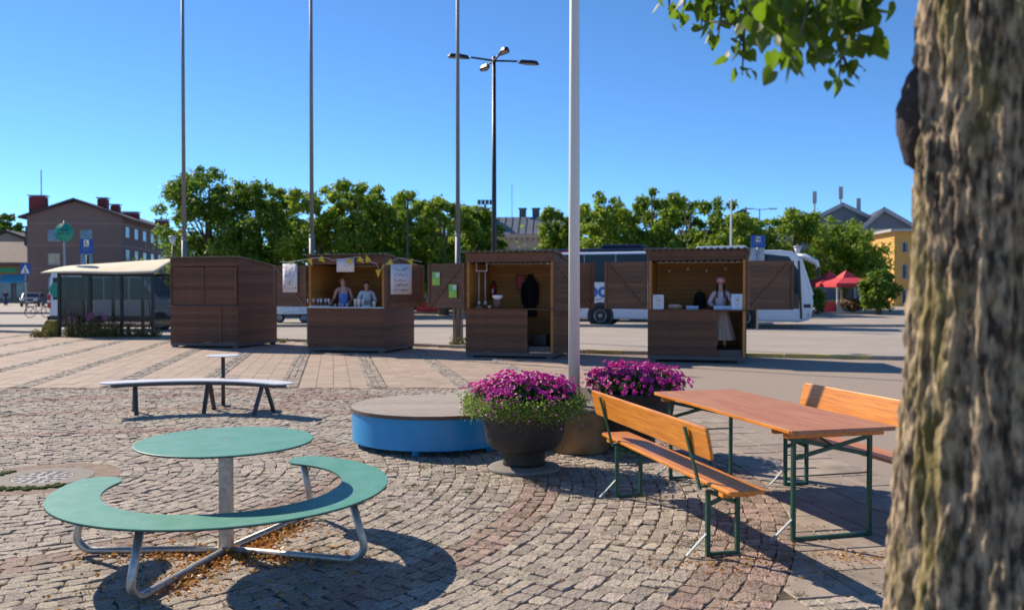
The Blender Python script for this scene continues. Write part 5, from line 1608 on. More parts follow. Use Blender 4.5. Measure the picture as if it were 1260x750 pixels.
# ------------------------------------------------------------------ buildings
def win(par, x, z, w, h, y, pm, fm, name='window', arch=False, sill=True):
    """ window in the local wall plane y; wall faces -y """
    if arch:
        P = [(x - w / 2, z - h / 2), (x + w / 2, z - h / 2)] + [(x + w / 2 * math.cos(R(a)), z + h / 2 - w / 2 + w / 2 * math.sin(R(a))) for a in range(0, 181, 20)]
        o = MB().extr([(p[0] * 1, p[1]) for p in P], 'y', y - .05, y - .01).build(name, fm, par)
        c0 = (x, z); Q = [(c0[0] + (p[0] - c0[0]) * .82, c0[1] + (p[1] - c0[1]) * .88) for p in P]
        MB().extr(Q, 'y', y - .06, y - .051).build('pane', pm, o)
        return o
    o = MB().bb(x - w / 2, x + w / 2, y - .05, y - .005, z - h / 2, z + h / 2).build(name, fm, par)
    MB().bb(x - w / 2 + .08, x + w * .12, y - .062, y - .051, z - h / 2 + .08, z + h / 2 - .08).build('pane', pm, o)
    MB().bb(x + w * .12 + .07, x + w / 2 - .08, y - .062, y - .051, z - h / 2 + .08, z + h / 2 - .08).build('pane', pm, o)
    if sill: MB().bb(x - w / 2 - .05, x + w / 2 + .05, y - .12, y - .005, z - h / 2 - .08, z - h / 2 - .005).build('sill', M_polegrey, o)
    return o
M_pane = mat('window_pane', (.16, .26, .36), .08, spec=.8, scale=.6, col2=(.06, .10, .14))
M_panel = mat('window_blind', (.55, .48, .30), .5)
# brown apartment block
gl = (PX(34, 112), 112.0); gr = (PX(134, 110), 110.0)
aw = math.hypot(gr[0] - gl[0], gr[1] - gl[1]); ab = R(9)
M_brown = mat('brown_render', (.205, .135, .115), .9, scale=.4, var=.06)
M_brown2 = mat('brown_band', (.26, .175, .15), .9, scale=.4, var=.06)
ap = thing('apartment_block', 'brown four-storey apartment block with a gabled end and red chimneys', 'building', (gl[0], gl[1], 0), ab)
EH = ZY(263, 110); RH = ZY(245, 110); DL = 36
gab = [(0, 0), (aw, 0), (aw, EH), (aw / 2, RH), (0, EH)]
MB().extr(gab, 'y', 0, DL).build('wall', M_brown, ap)
for z in (EH - 1.0, EH - 3.9, EH - 7.0):
    MB().bb(-.02, aw + .02, -.04, DL * .999, z - .12, z + .12).build('string_course', M_brown2, ap)
rf = MB().add([(-.9, -.6, EH - .45), (aw / 2, -.6, RH + .12), (aw + .9, -.6, EH - .45), (-.9, DL + .4, EH - .45), (aw / 2, DL + .4, RH + .12), (aw + .9, DL + .4, EH - .45),
               (-.9, -.6, EH - .18), (aw / 2, -.6, RH + .42), (aw + .9, -.6, EH - .18), (-.9, DL + .4, EH - .18), (aw / 2, DL + .4, RH + .42), (aw + .9, DL + .4, EH - .18)],
    [(0, 1, 4, 3), (1, 2, 5, 4), (6, 9, 10, 7), (7, 10, 11, 8), (0, 6, 7, 1), (1, 7, 8, 2), (3, 4, 10, 9), (4, 5, 11, 10), (0, 3, 9, 6), (2, 8, 11, 5)]).build('roof', mat('dark_brown_roof', (.06, .04, .04), .7), ap)
M_brick = mat('red_chimney', (.22, .035, .035), .8)
for (x, y, w_, z0, h_) in ((.9, 1.5, 2.0, EH - .4, 2.9), (aw * .70, 4, 1.2, RH - 1.2, 1.9), (aw * .74, 8, 1.1, RH - 1.3, 1.5), (aw * .80, 13, 2.2, RH - 1.9, 1.5), (aw * .95, 24, 2, EH - .1, 1.4)):
    c_ = MB().bb(x - w_ / 2, x + w_ / 2, y - .6, y + .6, z0, z0 + h_).build('chimney', M_brick, rf)
    MB().bb(x - w_ / 2 - .15, x + w_ / 2 + .15, y - .75, y + .75, z0 + h_ + .12, z0 + h_ + .24).build('chimney_cap', M_polegrey, c_)
MB().tube([(1.0, 2.2, EH + 2), (1.0, 2.2, EH + 6.2)], .08, 6).build('antenna', M_polegrey, ap)
for j, z in enumerate((EH - 2.6, EH - 5.7, EH - 8.8)):
    for i, x in enumerate((aw * .28, aw * .62)):
        win(ap, x, z, 1.5, 1.45, 0, M_panel if (i == 0 and j == 1) else M_pane, mat('win_frame', (.30, .30, .30), .5))
# long side windows (local +x face)
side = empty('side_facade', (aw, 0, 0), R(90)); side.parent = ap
MB().bb(.2, DL - .2, -.012, -.002, EH - 10.5, EH - .6).build('side_shade_sheet', mat('shaded_render', (.15, .105, .095), .9, scale=.5, var=.05), side)  # thin sheet over the side wall, its shade put into a darker brown
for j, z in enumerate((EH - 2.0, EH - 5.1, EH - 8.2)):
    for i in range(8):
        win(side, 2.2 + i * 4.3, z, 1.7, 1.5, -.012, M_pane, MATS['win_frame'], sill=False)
# shops at far left
shp = thing('shop_row', 'low row of shops with brown roofs and blue awnings at far left', 'building', (PX(-70, 118), 118, 0), R(8))
shw = 15.5
M_shopwall = mat('shop_wall', (.33, .28, .23), .9, scale=.5); M_ochre = mat('ochre_board', (.42, .20, .06), .8, scale=.6)
MB().bb(0, shw, 0, 10, 0, 5.2).build('wall', M_shopwall, shp)
MB().bb(-.2, shw + .2, -.08, -.005, 4.0, 5.1).build('fascia', M_ochre, shp)
MB().extr([(0 - 1, 5.21), (12, 5.21), (12, 6.0), (6, 8.8), (-1, 5.6)], 'x', -.4, shw + .4).build('roof', mat('brown_tiles', (.16, .11, .09), .8, scale=2, var=.2), shp)
MB().bb(shw * .55, shw * .6, 5, 6, 8, 9.6).build('chimney', M_darksteel, shp)
MB().bb(.2, shw * .62, -.14, -.085, 4.2, 4.9).build('shop_sign', mat('shop_green', (.03, .35, .14), .5), shp)
for i in range(5):
    x0 = .4 + i * 3.0
    w_ = MB().bb(x0, x0 + 2.5, -.05, -.005, .5, 3.3).build('shop_window', M_darksteel, shp); MB().bb(x0 + .1, x0 + 2.4, -.06, -.051, .6, 3.2).build('pane', M_pane, w_)
for i, x0 in enumerate((shw * .50, shw * .76)):
    MB().add([(x0, -.15, 3.95), (x0 + 3.4, -.15, 3.95), (x0 + 3.4, -1.6, 3.0), (x0, -1.6, 3.0), (x0, -1.6, 2.75), (x0 + 3.4, -1.6, 2.75)], [(0, 1, 2, 3), (3, 2, 5, 4)]).build('awning', mat('awning_blue', (.07, .38, .60), .7), shp)
gh = thing('gabled_house', 'dark-roofed house with pale gable beside the apartment block', 'building', (PX(8, 135), 135, 0), R(12))
MB().extr([(-6, 0), (6, 0), (6, 8.5), (0, 10.8), (-6, 8.5)], 'y', 0, 9).build('wall', mat('pale_stucco', (.35, .29, .24), .9), gh)
MB().extr([(-6.6, 8.3), (0, 10.9), (6.6, 8.3), (6.6, 8.7), (0, 11.3), (-6.6, 8.7)], 'y', -.5, 9.5).build('roof', MATS['dark_brown_roof'], gh)
win(gh, 2, 6.6, 1.4, 1.6, 0, M_pane, MATS['win_frame'])
MB().bb(1.5, 2.7, 4, 5, 10, 12.2).build('chimney', M_darksteel, gh)
# sandstone building behind the trees
st2 = thing('stone_building', 'pale sandstone building with arched windows and a grey metal roof', 'building', (PX(596, 118), 118, 0), R(-4))
M_sand = mat('sandstone', (.44, .32, .23), .85, scale=.5, var=.1); M_sandb = mat('sandstone_band', (.50, .36, .27), .85); M_metalroof = mat('metal_roof', (.24, .245, .26), .5, metal=.3, scale=.5)
bw_ = 10.5; ez = ZY(288, 118); rz2 = ZY(264, 118)
MB().bb(0, bw_, 0, 12, 0, ez).build('wall', M_sand, st2)
MB().bb(-.35, bw_ + .35, -.4, -.002, ez - .55, ez).build('cornice', M_sandb, st2)
for k in range(14): MB().bb(.2 + k * .75, .5 + k * .75, -.32, -.003, ez - .95, ez - .551).build('bracket', M_sandb, st2)
MB().bb(-.05, bw_ + .05, -.1, -.002, ez - 2.5, ez - 2.2).build('string_course', M_sandb, st2)
for k in range(4):
    x = 1.4 + k * 2.5 + .35
    w_ = win(st2, x, ez - 4.6, 1.35, 3.2, 0, M_dark_glass, M_sandb, arch=True)
MB().extr([(-.5, ez), (12.5, ez), (8, rz2), (4.5, rz2)], 'x', -.5, bw_ + .5).build('roof', M_metalroof, st2)
for k in range(12):
    x = -.4 + k * 1.0
    MB().bar((x, -.5, ez + .05), (x, 4.5, rz2 + .05), .06, .10).build('roof_seam', M_metalroof, st2)
for (x, w_) in ((5.0, .95), (6.9, 1.0), (8.4, .55), (9.2, .65)):
    c_ = MB().bb(x - w_ / 2, x + w_ / 2, 5, 6, rz2 - .4, rz2 + 1.2).build('chimney', mat('dark_chimney', (.10, .10, .11), .7), st2); MB().bb(x - w_ / 2 - .12, x + w_ / 2 + .12, 4.9, 6.1, rz2 + 1.201, rz2 + 1.35).build('chimney_cap', MATS['dark_chimney'], c_)
MB().extr([(-.3, ez), (1.3, ez), (1.3, ez + 2.6), (.5, ez + 3.6), (-.3, ez + 2.6)], 'y', 2, 3.5).build('gable_dormer', M_sand, st2)
MB().tube([(3.4, 6, rz2), (3.4, 6, rz2 + 5)], .05, 6).build('antenna', M_polegrey, st2)
# second wing glimpsed left between trees
t = thing('stone_chimney_stack', 'grey chimney and gable glimpsed between the trees left of the street light', 'building', (PX(534, 120), 120, 0))
MB().extr([(-2.5, 0), (2.5, 0), (2.5, 9), (0, 10.5), (-2.5, 9)], 'y', 0, 6).build('gable', mat('grey_stone', (.42, .40, .38), .8), t)
MB().bb(-.7, .9, 1, 2.2, 9, 13.2).build('chimney', MATS['dark_chimney'], t)
# large grey gabled building
M_grey = mat('blue_grey_cladding', (.13, .165, .20), .7, scale=.6, stretch=(1, 1, 8), var=.08); M_slate = mat('slate_roof', (.075, .08, .10), .6)
gg = thing('grey_gabled_hall', 'large blue-grey building with two gables and rooftop antennas', 'building', (PX(1036, 125), 125, 0), R(-14))
d_ = 125
def gable_block(nm, x0, x1, apx, ez_, az, y0, y1):
    MB().extr([(x0, 0), (x1, 0), (x1, ez_), (apx, az), (x0, ez_)], 'y', y0, y1).build(nm, M_grey, gg)
    MB().extr([(x0 - .5, ez_ - .3), (apx, az - .02), (x1 + .5, ez_ - .3), (x1 + .5, ez_ + .25), (apx, az + .5), (x0 - .5, ez_ + .25)], 'y', y0 - .5, y1 + .3).build('roof', M_slate, gg)
    for (a, c_) in (((x0 - .5, ez_ - .3), (apx, az)), ((apx, az), (x1 + .5, ez_ - .3))):
        MB().bar((a[0], y0 - .54, a[1] + .2), (c_[0], y0 - .54, c_[1] + .2), .06, .5).build('verge_board', mat('pale_verge', (.36, .38, .42), .6), gg)
gable_block('main_wall', -10, 9.5, 0, 9.0, ZY(251, 122), 0, 26)
gable_block('side_wall', 1.4, 10.7, 5.1, 9.4, ZY(257, 118), -3, 20)
for (x, z) in ((2.6, 6.4), (4.8, 6.4), (7.2, 6.4), (9.2, 6.4), (-4, 7.5), (-7, 7.5)):
    win(gg, x, z, 1.7, 1.9, -3 if x > 2 else 0, M_pane, mat('dark_frame', (.05, .06, .07), .5))
for (x, y, h_) in ((-3.6, 3, 4.6), (0.1, 3, 5.2), (2.6, 3, 3.4)):
    MB().tube([(x, y, 12), (x, y, 12 + h_)], .12, 6).build('mast', M_polegrey, gg)
    MB().bb(x - .3, x + .3, y - .2, y + .2, 12 + h_ - 1.8, 12 + h_).build('antenna_panel', M_polegrey, gg)
for (x, w_, h_) in ((-7.5, 1.6, 1.6), (-5.4, 2.0, 1.9), (-3.0, 2.2, 1.3)):
    MB().bb(x - w_ / 2, x + w_ / 2, 6, 8, 9, 12.2 + h_ * .6).build('plant_box', M_polegrey, gg)
MB().extr([(-16.6, 8), (-13.4, 8), (-13.4, 14.6), (-16.6, 13.2)], 'y', 4, 7).build('stair_tower', mat('tower_dark', (.05, .065, .085), .6), gg)
MB().extr([(-2, 8.6), (14, 8.6), (14, 8.9), (6, 11.3), (-2, 8.9)], 'x', -24, -8).build('low_roof', M_slate, gg)
MB().bb(-24, -10.1, 0, 12, 0, 8.6).build('low_wall', mat('pale_wall', (.36, .38, .40), .8), gg)
# yellow building
yb = thing('yellow_house', 'yellow rendered house with dark windows beside the tree trunk', 'building', (PX(1100, 92), 92, 0), R(-5))
yh = ZY(285, 92)
MB().bb(0, 11, 0, 10, 0, yh).build('wall', mat('yellow_render', (.62, .335, .085), .85, scale=.5, var=.05), yb)
MB().bb(-.6, 11.5, -.7, 10.5, yh + .002, yh + .25).build('eaves', mat('pale_eaves', (.45, .43, .40), .7), yb)
MB().extr([(-.6, yh + .251), (10.4, yh + .251), (5, yh + .6)], 'x', -.5, 11.4).build('roof', M_slate, yb)
for z in (yh - 1.7, yh - 4.3, yh - 7.0):
    for x in (1.1, 2.7, 4.6, 6.8): win(yb, x, z, .62, 1.15 if z > yh - 2 else 1.6, 0, M_dark_glass, mat('pale_frame', (.45, .42, .38), .6), sill=False)

# ------------------------------------------------------------------ red market tents, bush, far people
def tent(px, d, w, label):
    t = thing('red_canopy', label, 'canopy', (PX(px, d), d, 0), R(8), 'red market canopies')
    z0, z1 = 2.25, 3.25
    h_ = w / 2
    MB().add([(-h_, -h_, z0), (h_, -h_, z0), (h_, h_, z0), (-h_, h_, z0), (0, 0, z1)] + [(-.35 * h_, -.35 * h_, z0 + .42), (.35 * h_, -.35 * h_, z0 + .42), (.35 * h_, .35 * h_, z0 + .42), (-.35 * h_, .35 * h_, z0 + .42)],
        [(0, 1, 6, 5), (1, 2, 7, 6), (2, 3, 8, 7), (3, 0, 5, 8), (5, 6, 4), (6, 7, 4), (7, 8, 4), (8, 5, 4)]).build('roof', M_redcloth, t)
    vb = MB()
    for (a, c_) in (((-h_, -h_), (h_, -h_)), ((h_, -h_), (h_, h_)), ((h_, h_), (-h_, h_)), ((-h_, h_), (-h_, -h_))):
        vb.add([(a[0], a[1], z0 - .001), (c_[0], c_[1], z0 - .001), (c_[0], c_[1], z0 - .28), (a[0], a[1], z0 - .28)], [(0, 1, 2, 3)])
    vb.build('valance', M_redcloth, t)
    for sx in (-1, 1):
        for sy in (-1, 1): MB().bb(sx * (h_ - .06) - .025, sx * (h_ - .06) + .025, sy * (h_ - .06) - .025, sy * (h_ - .06) + .025, 0, z0).build('leg', M_white, t)
    return t
tent(1041, 64.5, 3.4, 'red market canopy with white legs beside the round green bush')
tent(1020, 66.5, 3.4, 'red market canopy next to the front of the white coach')
def table_box(px, d, w, label, m, items):
    t = thing('sales_table', label, 'table', (PX(px, d), d, 0.09))
    MB().bb(-w / 2, w / 2, -.35, .35, .70, .75).build('top', m, t); MB().bb(-w / 2 + .02, w / 2 - .02, -.34, -.32, .05, .70).build('cloth_front', m, t)
    for sx in (-1, 1): MB().bb(sx * (w / 2 - .05) - .02, sx * (w / 2 - .05) + .02, -.2, .2, 0, .7).build('leg', M_darksteel, t)
    for k in range(items):
        MB().sphere((-w / 2 + w * (k + .5) / items, 0, .84), (.13, .12, .10), 8, 6).build('goods', rng.choice([M_redcloth, M_white, M_signblue, M_pennant, M_leaf_far]), t, True)
    return t
table_box(1025, 63.2, 1.6, 'red-clothed sales table under the canopy by the coach', M_redcloth, 5)
table_box(1044, 63.0, 1.9, 'pale sales table under the canopy by the bush', M_ltgrey, 6)
table_box(526, 62.8, 1.6, 'sales table with red cloth seen between two stalls', M_redcloth, 5)
t = thing('white_canopy', 'pale market canopy seen between two stalls', 'canopy', (PX(528, 66), 66, 0))
MB().add([(-2.2, -1.5, 2.3), (2.2, -1.5, 2.3), (2.2, 1.5, 2.3), (-2.2, 1.5, 2.3), (-1, 0, 2.9), (1, 0, 2.9)], [(0, 1, 5, 4), (1, 2, 5), (2, 3, 4, 5), (3, 0, 4)]).build('roof', M_white, t)
for sx in (-2.1, 2.1):
    for sy in (-1.4, 1.4): MB().bb(sx - .03, sx + .03, sy - .03, sy + .03, 0, 2.3).build('leg', M_white, t)
M_jeans = MATS['jeans']
def far_person(px, d, label, topm, botm, rz=0, z=0.0):
    return person(label, (PX(px, d), d, z), R(rz), [((-.26, 0, 1.08), (-.24, -.12, .86)), ((.26, 0, 1.08), (.24, -.12, .86))], M_hair2, topm, 'blouse', (1.0, .12, .13, .19), 1.70, 0, 'short', None, botm)
far_person(1011, 63.4, 'far person in a red top by the red canopies', M_redcloth, M_jeans, 20, .09)
far_person(522, 64.5, 'far person in pale clothes between two stalls', M_whiteblouse, M_jeans, -30, .09)
far_person(7, 96, 'far person in dark clothes walking by the shops', MATS['black_cloth'], M_jeans, 40)

# ------------------------------------------------------------------ trees
def leaf_quads(P, D, size, rs, asp=.62):
    n = len(P)
    nrm = D + rs.normal(0, .55, (n, 3)); nrm /= np.linalg.norm(nrm, axis=1)[:, None]
    d = rs.normal(size=(n, 3)); d -= nrm * (d * nrm).sum(1)[:, None]; d /= np.linalg.norm(d, axis=1)[:, None]
    e = np.cross(nrm, d)
    s = (size * rs.uniform(.55, 1.35, n))[:, None]
    return np.stack([P - d * s, P + e * s * asp - nrm * s * .15, P + d * s, P - e * s * asp - nrm * s * .15], 1).reshape(-1, 3)
def tree(px, d, top_y, w_px, label, m, seed, zb=1.4, n=9000, leaf=.22, name='deciduous_tree', grp='trees along the far side of the square', shape=1.0):
    rs = np.random.default_rng(seed)
    H = ZY(top_y, d); W = w_px / FPX * d / 2
    t = thing(name, label, 'tree', (PX(px, d), d, 0), 0, grp)
    # lobes through the crown volume
    nl = 70; C_ = []; RR = []
    for _ in range(nl):
        v = rs.uniform(0.02, 1)
        env = W * math.sqrt(max(.05, 1 - ((v - .40) / .70) ** 2)) * (1 + .18 * math.sin(v * 9 + seed))
        a = rs.uniform(0, 6.283); q = math.sqrt(rs.uniform(0.0, 1)) * .86
        r = max(.4, W * rs.uniform(.16, .34) * (1.1 - .55 * v))
        C_.append((env * q * math.cos(a), env * q * math.sin(a) * .9, zb + r + v * (H - zb - 2.0 * r))); RR.append(r)
    C_ = np.array(C_); RR = np.array(RR)
    pr = RR ** 2 / (RR ** 2).sum()
    idx = rs.choice(nl, n, p=pr)
    D = rs.normal(size=(n, 3)); D /= np.linalg.norm(D, axis=1)[:, None]
    D[:, 2] = np.where(rs.uniform(size=n) < .5, np.abs(D[:, 2]), D[:, 2])
    rad_ = RR[idx][:, None] * (rs.uniform(.15, 1, (n, 1)) ** .5) * (1 + rs.normal(0, .24, (n, 1)))
    P = C_[idx] + D * rad_
    V = leaf_quads(P, D, leaf, rs)
    o = link('crown', npmesh('crown', V, np.arange(4 * n), np.full(n, 4)), m, t)
    tk = MB().tube([(0, 0, -.05), (.05, 0, H * .25), (.0, .05, H * .55), (.08, 0, H * .85)], [W * .11 + .08, W * .09 + .06, W * .06 + .03, .03], 10)
    for k in range(7):
        c_ = C_[k * 5]; h0 = min(c_[2] * .6, H * .5)
        tk.tube([(0.02, 0.02, h0), (c_[0] * .5, c_[1] * .5, (h0 + c_[2]) / 2 + .2), tuple(c_)], [.09, .06, .02], 6)
    tk.build('trunk', M_wood_trunk, t, True)
    return t
TR = [(257, 62, 199, 94, 'tall dark green tree behind the closed stall', M_leaf_far2), (318, 60, 221, 92, 'rounded green tree between the first two flagpoles', M_leaf_far2),
      (352, 66, 222, 60, 'slender dark tree beside the second flagpole', M_leaf_far2), (392, 58, 228, 74, 'light green tree just behind the second flagpole', M_leaf_far3),
      (440, 58, 221, 84, 'broad bright green tree above the bunting stall', M_leaf_far), (490, 60, 234, 74, 'bright green tree right of the bunting stall', M_leaf_far),
      (546, 60, 241, 66, 'feathery light green tree behind the third flagpole', M_leaf_far3), (588, 63, 252, 56, 'low light green tree left of the sandstone building', M_leaf_far),
      (682, 64, 249, 52, 'narrow light green tree left of the thick flagpole', M_leaf_far3), (744, 60, 237, 74, 'light green tree right of the thick flagpole', M_leaf_far3),
      (803, 60, 231, 68, 'tallest pointed tree above the white coach', M_leaf_far), (848, 66, 240, 72, 'dark green tree behind the slim white pole', M_leaf_far2),
      (886, 62, 242, 66, 'rounded tree beside the slim white pole', M_leaf_far), (912, 60, 262, 56, 'low bright tree behind the N sign', M_leaf_far3),
      (977, 70, 255, 74, 'light green tree in front of the grey gabled building', M_leaf_far3), (1040, 72, 266, 76, 'loose light green tree above the red canopies', M_leaf_far3),
      (466, 68, 230, 60, 'green tree top showing behind the two bright trees', M_leaf_far2), (521, 67, 243, 58, 'green tree filling the gap left of the third flagpole', M_leaf_far),
      (572, 68, 250, 50, 'green tree between the third flagpole and the street light', M_leaf_far3), (715, 68, 256, 52, 'low green tree directly behind the thick flagpole', M_leaf_far2),
      (775, 68, 246, 58, 'green tree between the two tallest trees above the coach', M_leaf_far), (828, 70, 246, 56, 'green tree top left of the dark tree', M_leaf_far3), (930, 70, 262, 52, 'green tree right of the slim white pole', M_leaf_far)]
for k, (px, d, ty, w_, lb, m) in enumerate(TR):
    tree(px, d, ty, w_ * 1.42, lb, m, 40 + k, zb=.9 if px < 930 else 1.6, n=19000 if w_ > 80 else 15000, leaf=.14)
tree(9, 150, 261, 46, 'dark round tree behind the shops at far left', M_leaf_far2, 90, zb=4, n=4000, leaf=.4)
tree(1081, 60.5, 329, 46, 'rounded dark green bush beside the red canopies', M_leaf_far2, 91, zb=.1, n=6500, leaf=.13, name='round_bush', grp='bushes')
tree(1049, 62.5, 366, 26, 'low reddish flowering bush under the red canopies', leafmat('red_shrub', (.16, .07, .03), (.20, .14, .04), .3), 92, zb=.02, n=1500, leaf=.09, name='low_bush', grp='bushes')
tree(1006, 61.5, 352, 16, 'small green bush at the nose of the white coach', M_leaf_far2, 93, zb=.05, n=1500, leaf=.09, name='small_bush', grp='bushes')
# shrubbery closing the view under the crowns
rs = np.random.default_rng(77)
n = 26000
P = np.stack([rs.uniform(-32, 24, n), rs.normal(74, 1.2, n), np.abs(rs.normal(0, 1.7, n))], 1)
P[:, 2] *= .8 + .35 * np.sin(P[:, 0] * .9) + .2 * np.sin(P[:, 0] * 2.3)
P[:, 2] = np.abs(P[:, 2])
V = leaf_quads(P, np.tile([0, -.5, .6], (n, 1)), .26, rs)
tag(link('shrubbery', npmesh('shrubbery', V, np.arange(4 * n), np.full(n, 4)), M_leaf_far2), 'dark shrubbery under the row of trees', 'shrubbery', kind='stuff')
n = 22000
xx = rs.uniform(-260, 260, n)
P = np.stack([xx, rs.normal(190, 6, n), np.abs(rs.normal(0, 3.4, n)) * (1 + .3 * np.sin(xx * .13))], 1)
V = leaf_quads(P, np.tile([0, -.5, .6], (n, 1)), 1.0, rs)
tag(link('far_treeline', npmesh('far_treeline', V, np.arange(4 * n), np.full(n, 4)), M_leaf_far2), 'distant treeline behind the buildings', 'treeline', kind='stuff')

# ------------------------------------------------------------------ linden in the foreground
lt_ = thing('linden_tree', 'thick rough-barked tree trunk close to the camera with overhanging leaves', 'tree', (1.235, 2.2, Z0))
na, nz_ = 300, 420
V = np.zeros((nz_ + 1, na, 3)); zmax = 4.6
mn = mnoise
for j in range(nz_ + 1):
    z = zmax * j / nz_
    base_r = .178 + .16 * math.exp(-z / .42) + .055 * math.exp(-((z - .85) / .75) ** 2)
    cx, cy_ = .012 * z + .012 * math.sin(z * 1.7), 0
    for i in range(na):
        a = 2 * math.pi * i / na
        ca_, sa_ = math.cos(a), math.sin(a)
        wx = mn.noise((ca_ * 2.5, sa_ * 2.5, z * 2.6)); wy = mn.noise((ca_ * 2.5 + 9, sa_ * 2.5, z * 2.6))
        fd = mn.voronoi((ca_ * 5.2 + wx * .55, sa_ * 5.2 + wy * .55, z * 3.6 + wx * .7), distance_metric='DISTANCE')[0]
        e1 = min(1, (fd[1] - fd[0]) * 2.6)
        v2 = mn.noise((ca_ * 12 + wx, sa_ * 12 + wy, z * 6 + 7))
        v3 = mn.noise((ca_ * 30, sa_ * 30, z * 34))
        v1 = mn.noise((ca_ * 4.4 + wx * .3, sa_ * 4.4 + wy * .3, z * .8))
        r = base_r - .015 + .014 * e1 ** .8 + 0.022 * min(1, abs(v1) * 3.4) ** .7 + .012 * v2 + v3 * .009
        V[j, i] = (cx + r * ca_, cy_ + r * sa_, z)
ii, jj = np.meshgrid(np.arange(na), np.arange(nz_))
F = np.stack([jj * na + ii, jj * na + (ii + 1) % na, (jj + 1) * na + (ii + 1) % na, (jj + 1) * na + ii], -1).reshape(-1)
me = npmesh('trunk', V.reshape(-1, 3), F, np.full(na * nz_, 4), True)
mb = bpy.data.materials.new('linden_bark'); mb.use_nodes = True
N_, L__ = mb.node_tree.nodes, mb.node_tree.links
bs_ = N_['Principled BSDF']; bs_.inputs['Roughness'].default_value = .9
tc_ = N_.new('ShaderNodeTexCoord'); mp_ = N_.new('ShaderNodeMapping'); mp_.inputs['Scale'].default_value = (1, 1, .35); L__.new(tc_.outputs['Object'], mp_.inputs['Vector'])
def nzn(sc, det=6):
    q = N_.new('ShaderNodeTexNoise'); q.inputs['Scale'].default_value = sc; q.inputs['Detail'].default_value = det; L__.new(mp_.outputs[0], q.inputs['Vector']); return q
def ramp(src, a, c_, ca_, cb_):
    q = N_.new('ShaderNodeValToRGB'); q.color_ramp.elements[0].position = a; q.color_ramp.elements[1].position = c_
    q.color_ramp.elements[0].color = (*ca_, 1); q.color_ramp.elements[1].color = (*cb_, 1); L__.new(src.outputs['Fac'], q.inputs['Fac']); return q
r1 = ramp(nzn(44), .40, .64, (.045, .032, .021), (.42, .31, .19))
r2 = ramp(nzn(7, 4), .50, .66, (0, 0, 0), (1, 1, 1))
mx_ = N_.new('ShaderNodeMix'); mx_.data_type = 'RGBA'; mx_.inputs['B'].default_value = (.17, .14, .02, 1)
L__.new(r2.outputs['Color'], mx_.inputs['Factor']); L__.new(r1.outputs['Color'], mx_.inputs['A'])
mxs = N_.new('ShaderNodeMath'); mxs.operation = 'MULTIPLY'; mxs.inputs[1].default_value = .55
L__.new(r2.outputs['Color'], mxs.inputs[0]); L__.new(mxs.outputs[0], mx_.inputs['Factor'])
L__.new(mx_.outputs['Result'], bs_.inputs['Base Color'])
bn = nzn(70); bp_ = N_.new('ShaderNodeBump'); bp_.inputs['Strength'].default_value = 1.0; bp_.inputs['Distance'].default_value = .01
L__.new(bn.outputs['Fac'], bp_.inputs['Height']); L__.new(bp_.outputs[0], bs_.inputs['Normal'])
link('trunk', me, mb, lt_)
# burl on the left flank
bz = ZY(138, 2.2) - Z0
b = MB(); b.sphere((-.160, .075, bz), (.050, .06, .125), 24, 18)
bo = b.build('burl', mat('dark_burl', (.05, .035, .03), .95, scale=14, bump=.8, bscale=30), lt_, True)
for v in bo.data.vertices:
    nn_ = mn.noise(v.co * 11) * .020 + mn.noise(v.co * 60) * .010
    v.co += Vector((v.co.x + .160, v.co.y - .075, v.co.z - bz)).normalized() * nn_
# branches and leaves
lrng = random.Random(21)
def leaf_mesh(k):
    """ heart-shaped linden leaf, stalk at the origin, tip along -z, folded on its midrib """
    out = [(0, 0), (.30, .16), (.46, -.02), (.50, -.28), (.40, -.58), (.20, -.86), (0, -1.12)]
    q = random.Random(k)
    fold = q.uniform(.15, .5); curl = q.uniform(-.25, .35)
    V = []; F = []
    mids = [(0, 0), (0, -.02), (0, -.12), (0, -.34), (0, -.6), (0, -.86), (0, -1.12)]
    for (x, z) in mids: V.append((0, curl * z * z, z))
    for s_ in (-1, 1):
        o0 = len(V)
        for (x, z) in out: V.append((s_ * x * (1 + q.uniform(-.06, .06)), -abs(x) * fold + curl * z * z, z))
        for i in range(6):
            F.append((i, i + 1, o0 + i + 1, o0 + i) if s_ > 0 else (i, o0 + i, o0 + i + 1, i + 1))
    me = bpy.data.meshes.new('leaf'); me.from_pydata(V, [], F)
    bm = bmesh.new(); bm.from_mesh(me); bmesh.ops.remove_doubles(bm, verts=bm.verts, dist=1e-5); bm.to_mesh(me); bm.free()
    me.materials.append(M_leaf_near); me.polygons.foreach_set('use_smooth', [True] * len(me.polygons))
    return me
LM = [leaf_mesh(k) for k in range(8)]
loc0 = Vector(lt_.location)
def limb(nm, pts, r):
    return MB().tube([Vector(p) - loc0 for p in pts], r, 8).build(nm, M_wood_trunk, lt_, True)
W3 = lambda px, py, d: Vector((PX(px, d), d, ZY(py, d)))
main = [Vector((1.30, 2.2, 4.1)), Vector((1.2, 2.5, 3.5)), W3(1150, -60, 2.7), W3(1060, -40, 2.7), W3(980, -28, 2.75), W3(890, -20, 2.9), W3(800, -35, 3.1)]
br = limb('branch', main, [.05, .04, .03, .022, .017, .012, .006])
bits = []
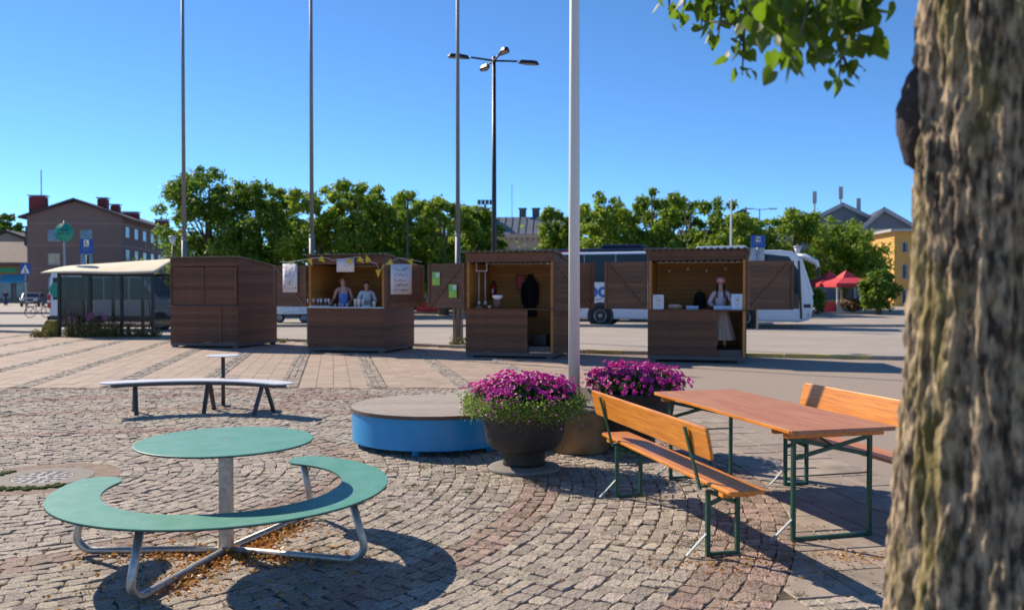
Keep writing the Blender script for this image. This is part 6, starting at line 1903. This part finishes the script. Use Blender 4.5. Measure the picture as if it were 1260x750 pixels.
def spray(start, end, nleaf, size, spread):
    """ drooping twig with hanging leaves """
    s_, e_ = W3(*start), W3(end[0], end[1] + 14, end[2])
    mid = (s_ + e_) / 2 + Vector((0, 0, -.02))
    limb('twig', [s_, mid, e_], [.006, .004, .002])
    for k in range(nleaf):
        t_ = lrng.uniform(.12, 1.0)
        p = s_.lerp(e_, t_) + Vector((lrng.gauss(0, spread), lrng.gauss(0, spread), lrng.gauss(0, spread * .5)))
        o = bpy.data.objects.new('leaf', lrng.choice(LM)); COL.objects.link(o); o.parent = br
        o.location = p - loc0
        sz = size * lrng.uniform(.7, 1.25)
        o.scale = (sz, sz, sz)
        o.rotation_euler = (lrng.gauss(0, .55), lrng.gauss(0, .5), lrng.uniform(0, 6.28))
SPR = [((845, -30, 3.0), (836, 22, 3.0), 10, .040, .022), ((870, -25, 3.0), (860, 26, 3.0), 12, .040, .026), ((820, -30, 3.1), (824, 6, 3.1), 7, .04, .02), ((890, -20, 2.9), (882, 34, 2.9), 13, .042, .03),
       ((930, -20, 2.8), (902, 60, 2.8), 20, .040, .026), ((915, 10, 2.8), (912, 80, 2.8), 10, .036, .016), ((930, -25, 2.8), (922, 24, 2.75), 14, .05, .035), ((960, -25, 2.6), (945, 44, 2.55), 16, .055, .036),
       ((985, -25, 2.6), (978, 76, 2.6), 20, .048, .03), ((1000, -25, 2.5), (966, 84, 2.35), 11, .064, .02), ((1010, -25, 2.6), (1000, 50, 2.55), 20, .058, .036), ((1040, -25, 2.6), (1030, 92, 2.6), 20, .036, .024),
       ((1030, 60, 2.6), (1056, 84, 2.6), 9, .034, .014), ((1050, -30, 2.5), (1056, 46, 2.45), 18, .055, .03), ((1040, -20, 2.7), (1010, 30, 2.7), 18, .05, .04), ((1065, -20, 2.5), (1078, 40, 2.5), 8, .05, .016),
       ((960, -30, 2.5), (965, 20, 2.45), 14, .066, .04), ((900, -30, 2.9), (895, 0, 2.9), 14, .044, .04), ((1070, -40, 2.5), (1072, 0, 2.5), 10, .05, .03), ((850, -35, 2.9), (880, -2, 2.9), 12, .044, .03)]
for a in SPR: spray(*a)
limb('twig', [W3(890, 15, 2.9), W3(872, 28, 2.9), W3(915, 34, 2.85)], [.003, .004, .004])
# rest of the crown above and behind the camera's view
rs = np.random.default_rng(3)
n = 5200
cc = np.array([(1.3, 1.2, 4.9), (.6, 1.6, 5.2), (2.3, 1.6, 4.8), (1.2, .2, 4.6), (2.0, .4, 5.4), (1.6, 2.2, 6.0), (2.6, 2.6, 5.4)]) - np.array(loc0)
idx = rs.integers(0, len(cc), n); D = rs.normal(size=(n, 3)); D /= np.linalg.norm(D, axis=1)[:, None]
P = cc[idx] + D * rs.uniform(.4, 1, (n, 1)) ** .5 * .8
o = link('crown', npmesh('crown', leaf_quads(P, D, .05, rs), np.arange(4 * n), np.full(n, 4)), M_leaf_near, lt_); o['kind'] = 'stuff'
for c_ in cc:
    MB().tube([(0.05, 0, 4.0), tuple(np.array(c_) * .6 + np.array([0, 0, 1.2])), tuple(c_)], [.07, .05, .02], 8).build('branch', M_wood_trunk, lt_, True)
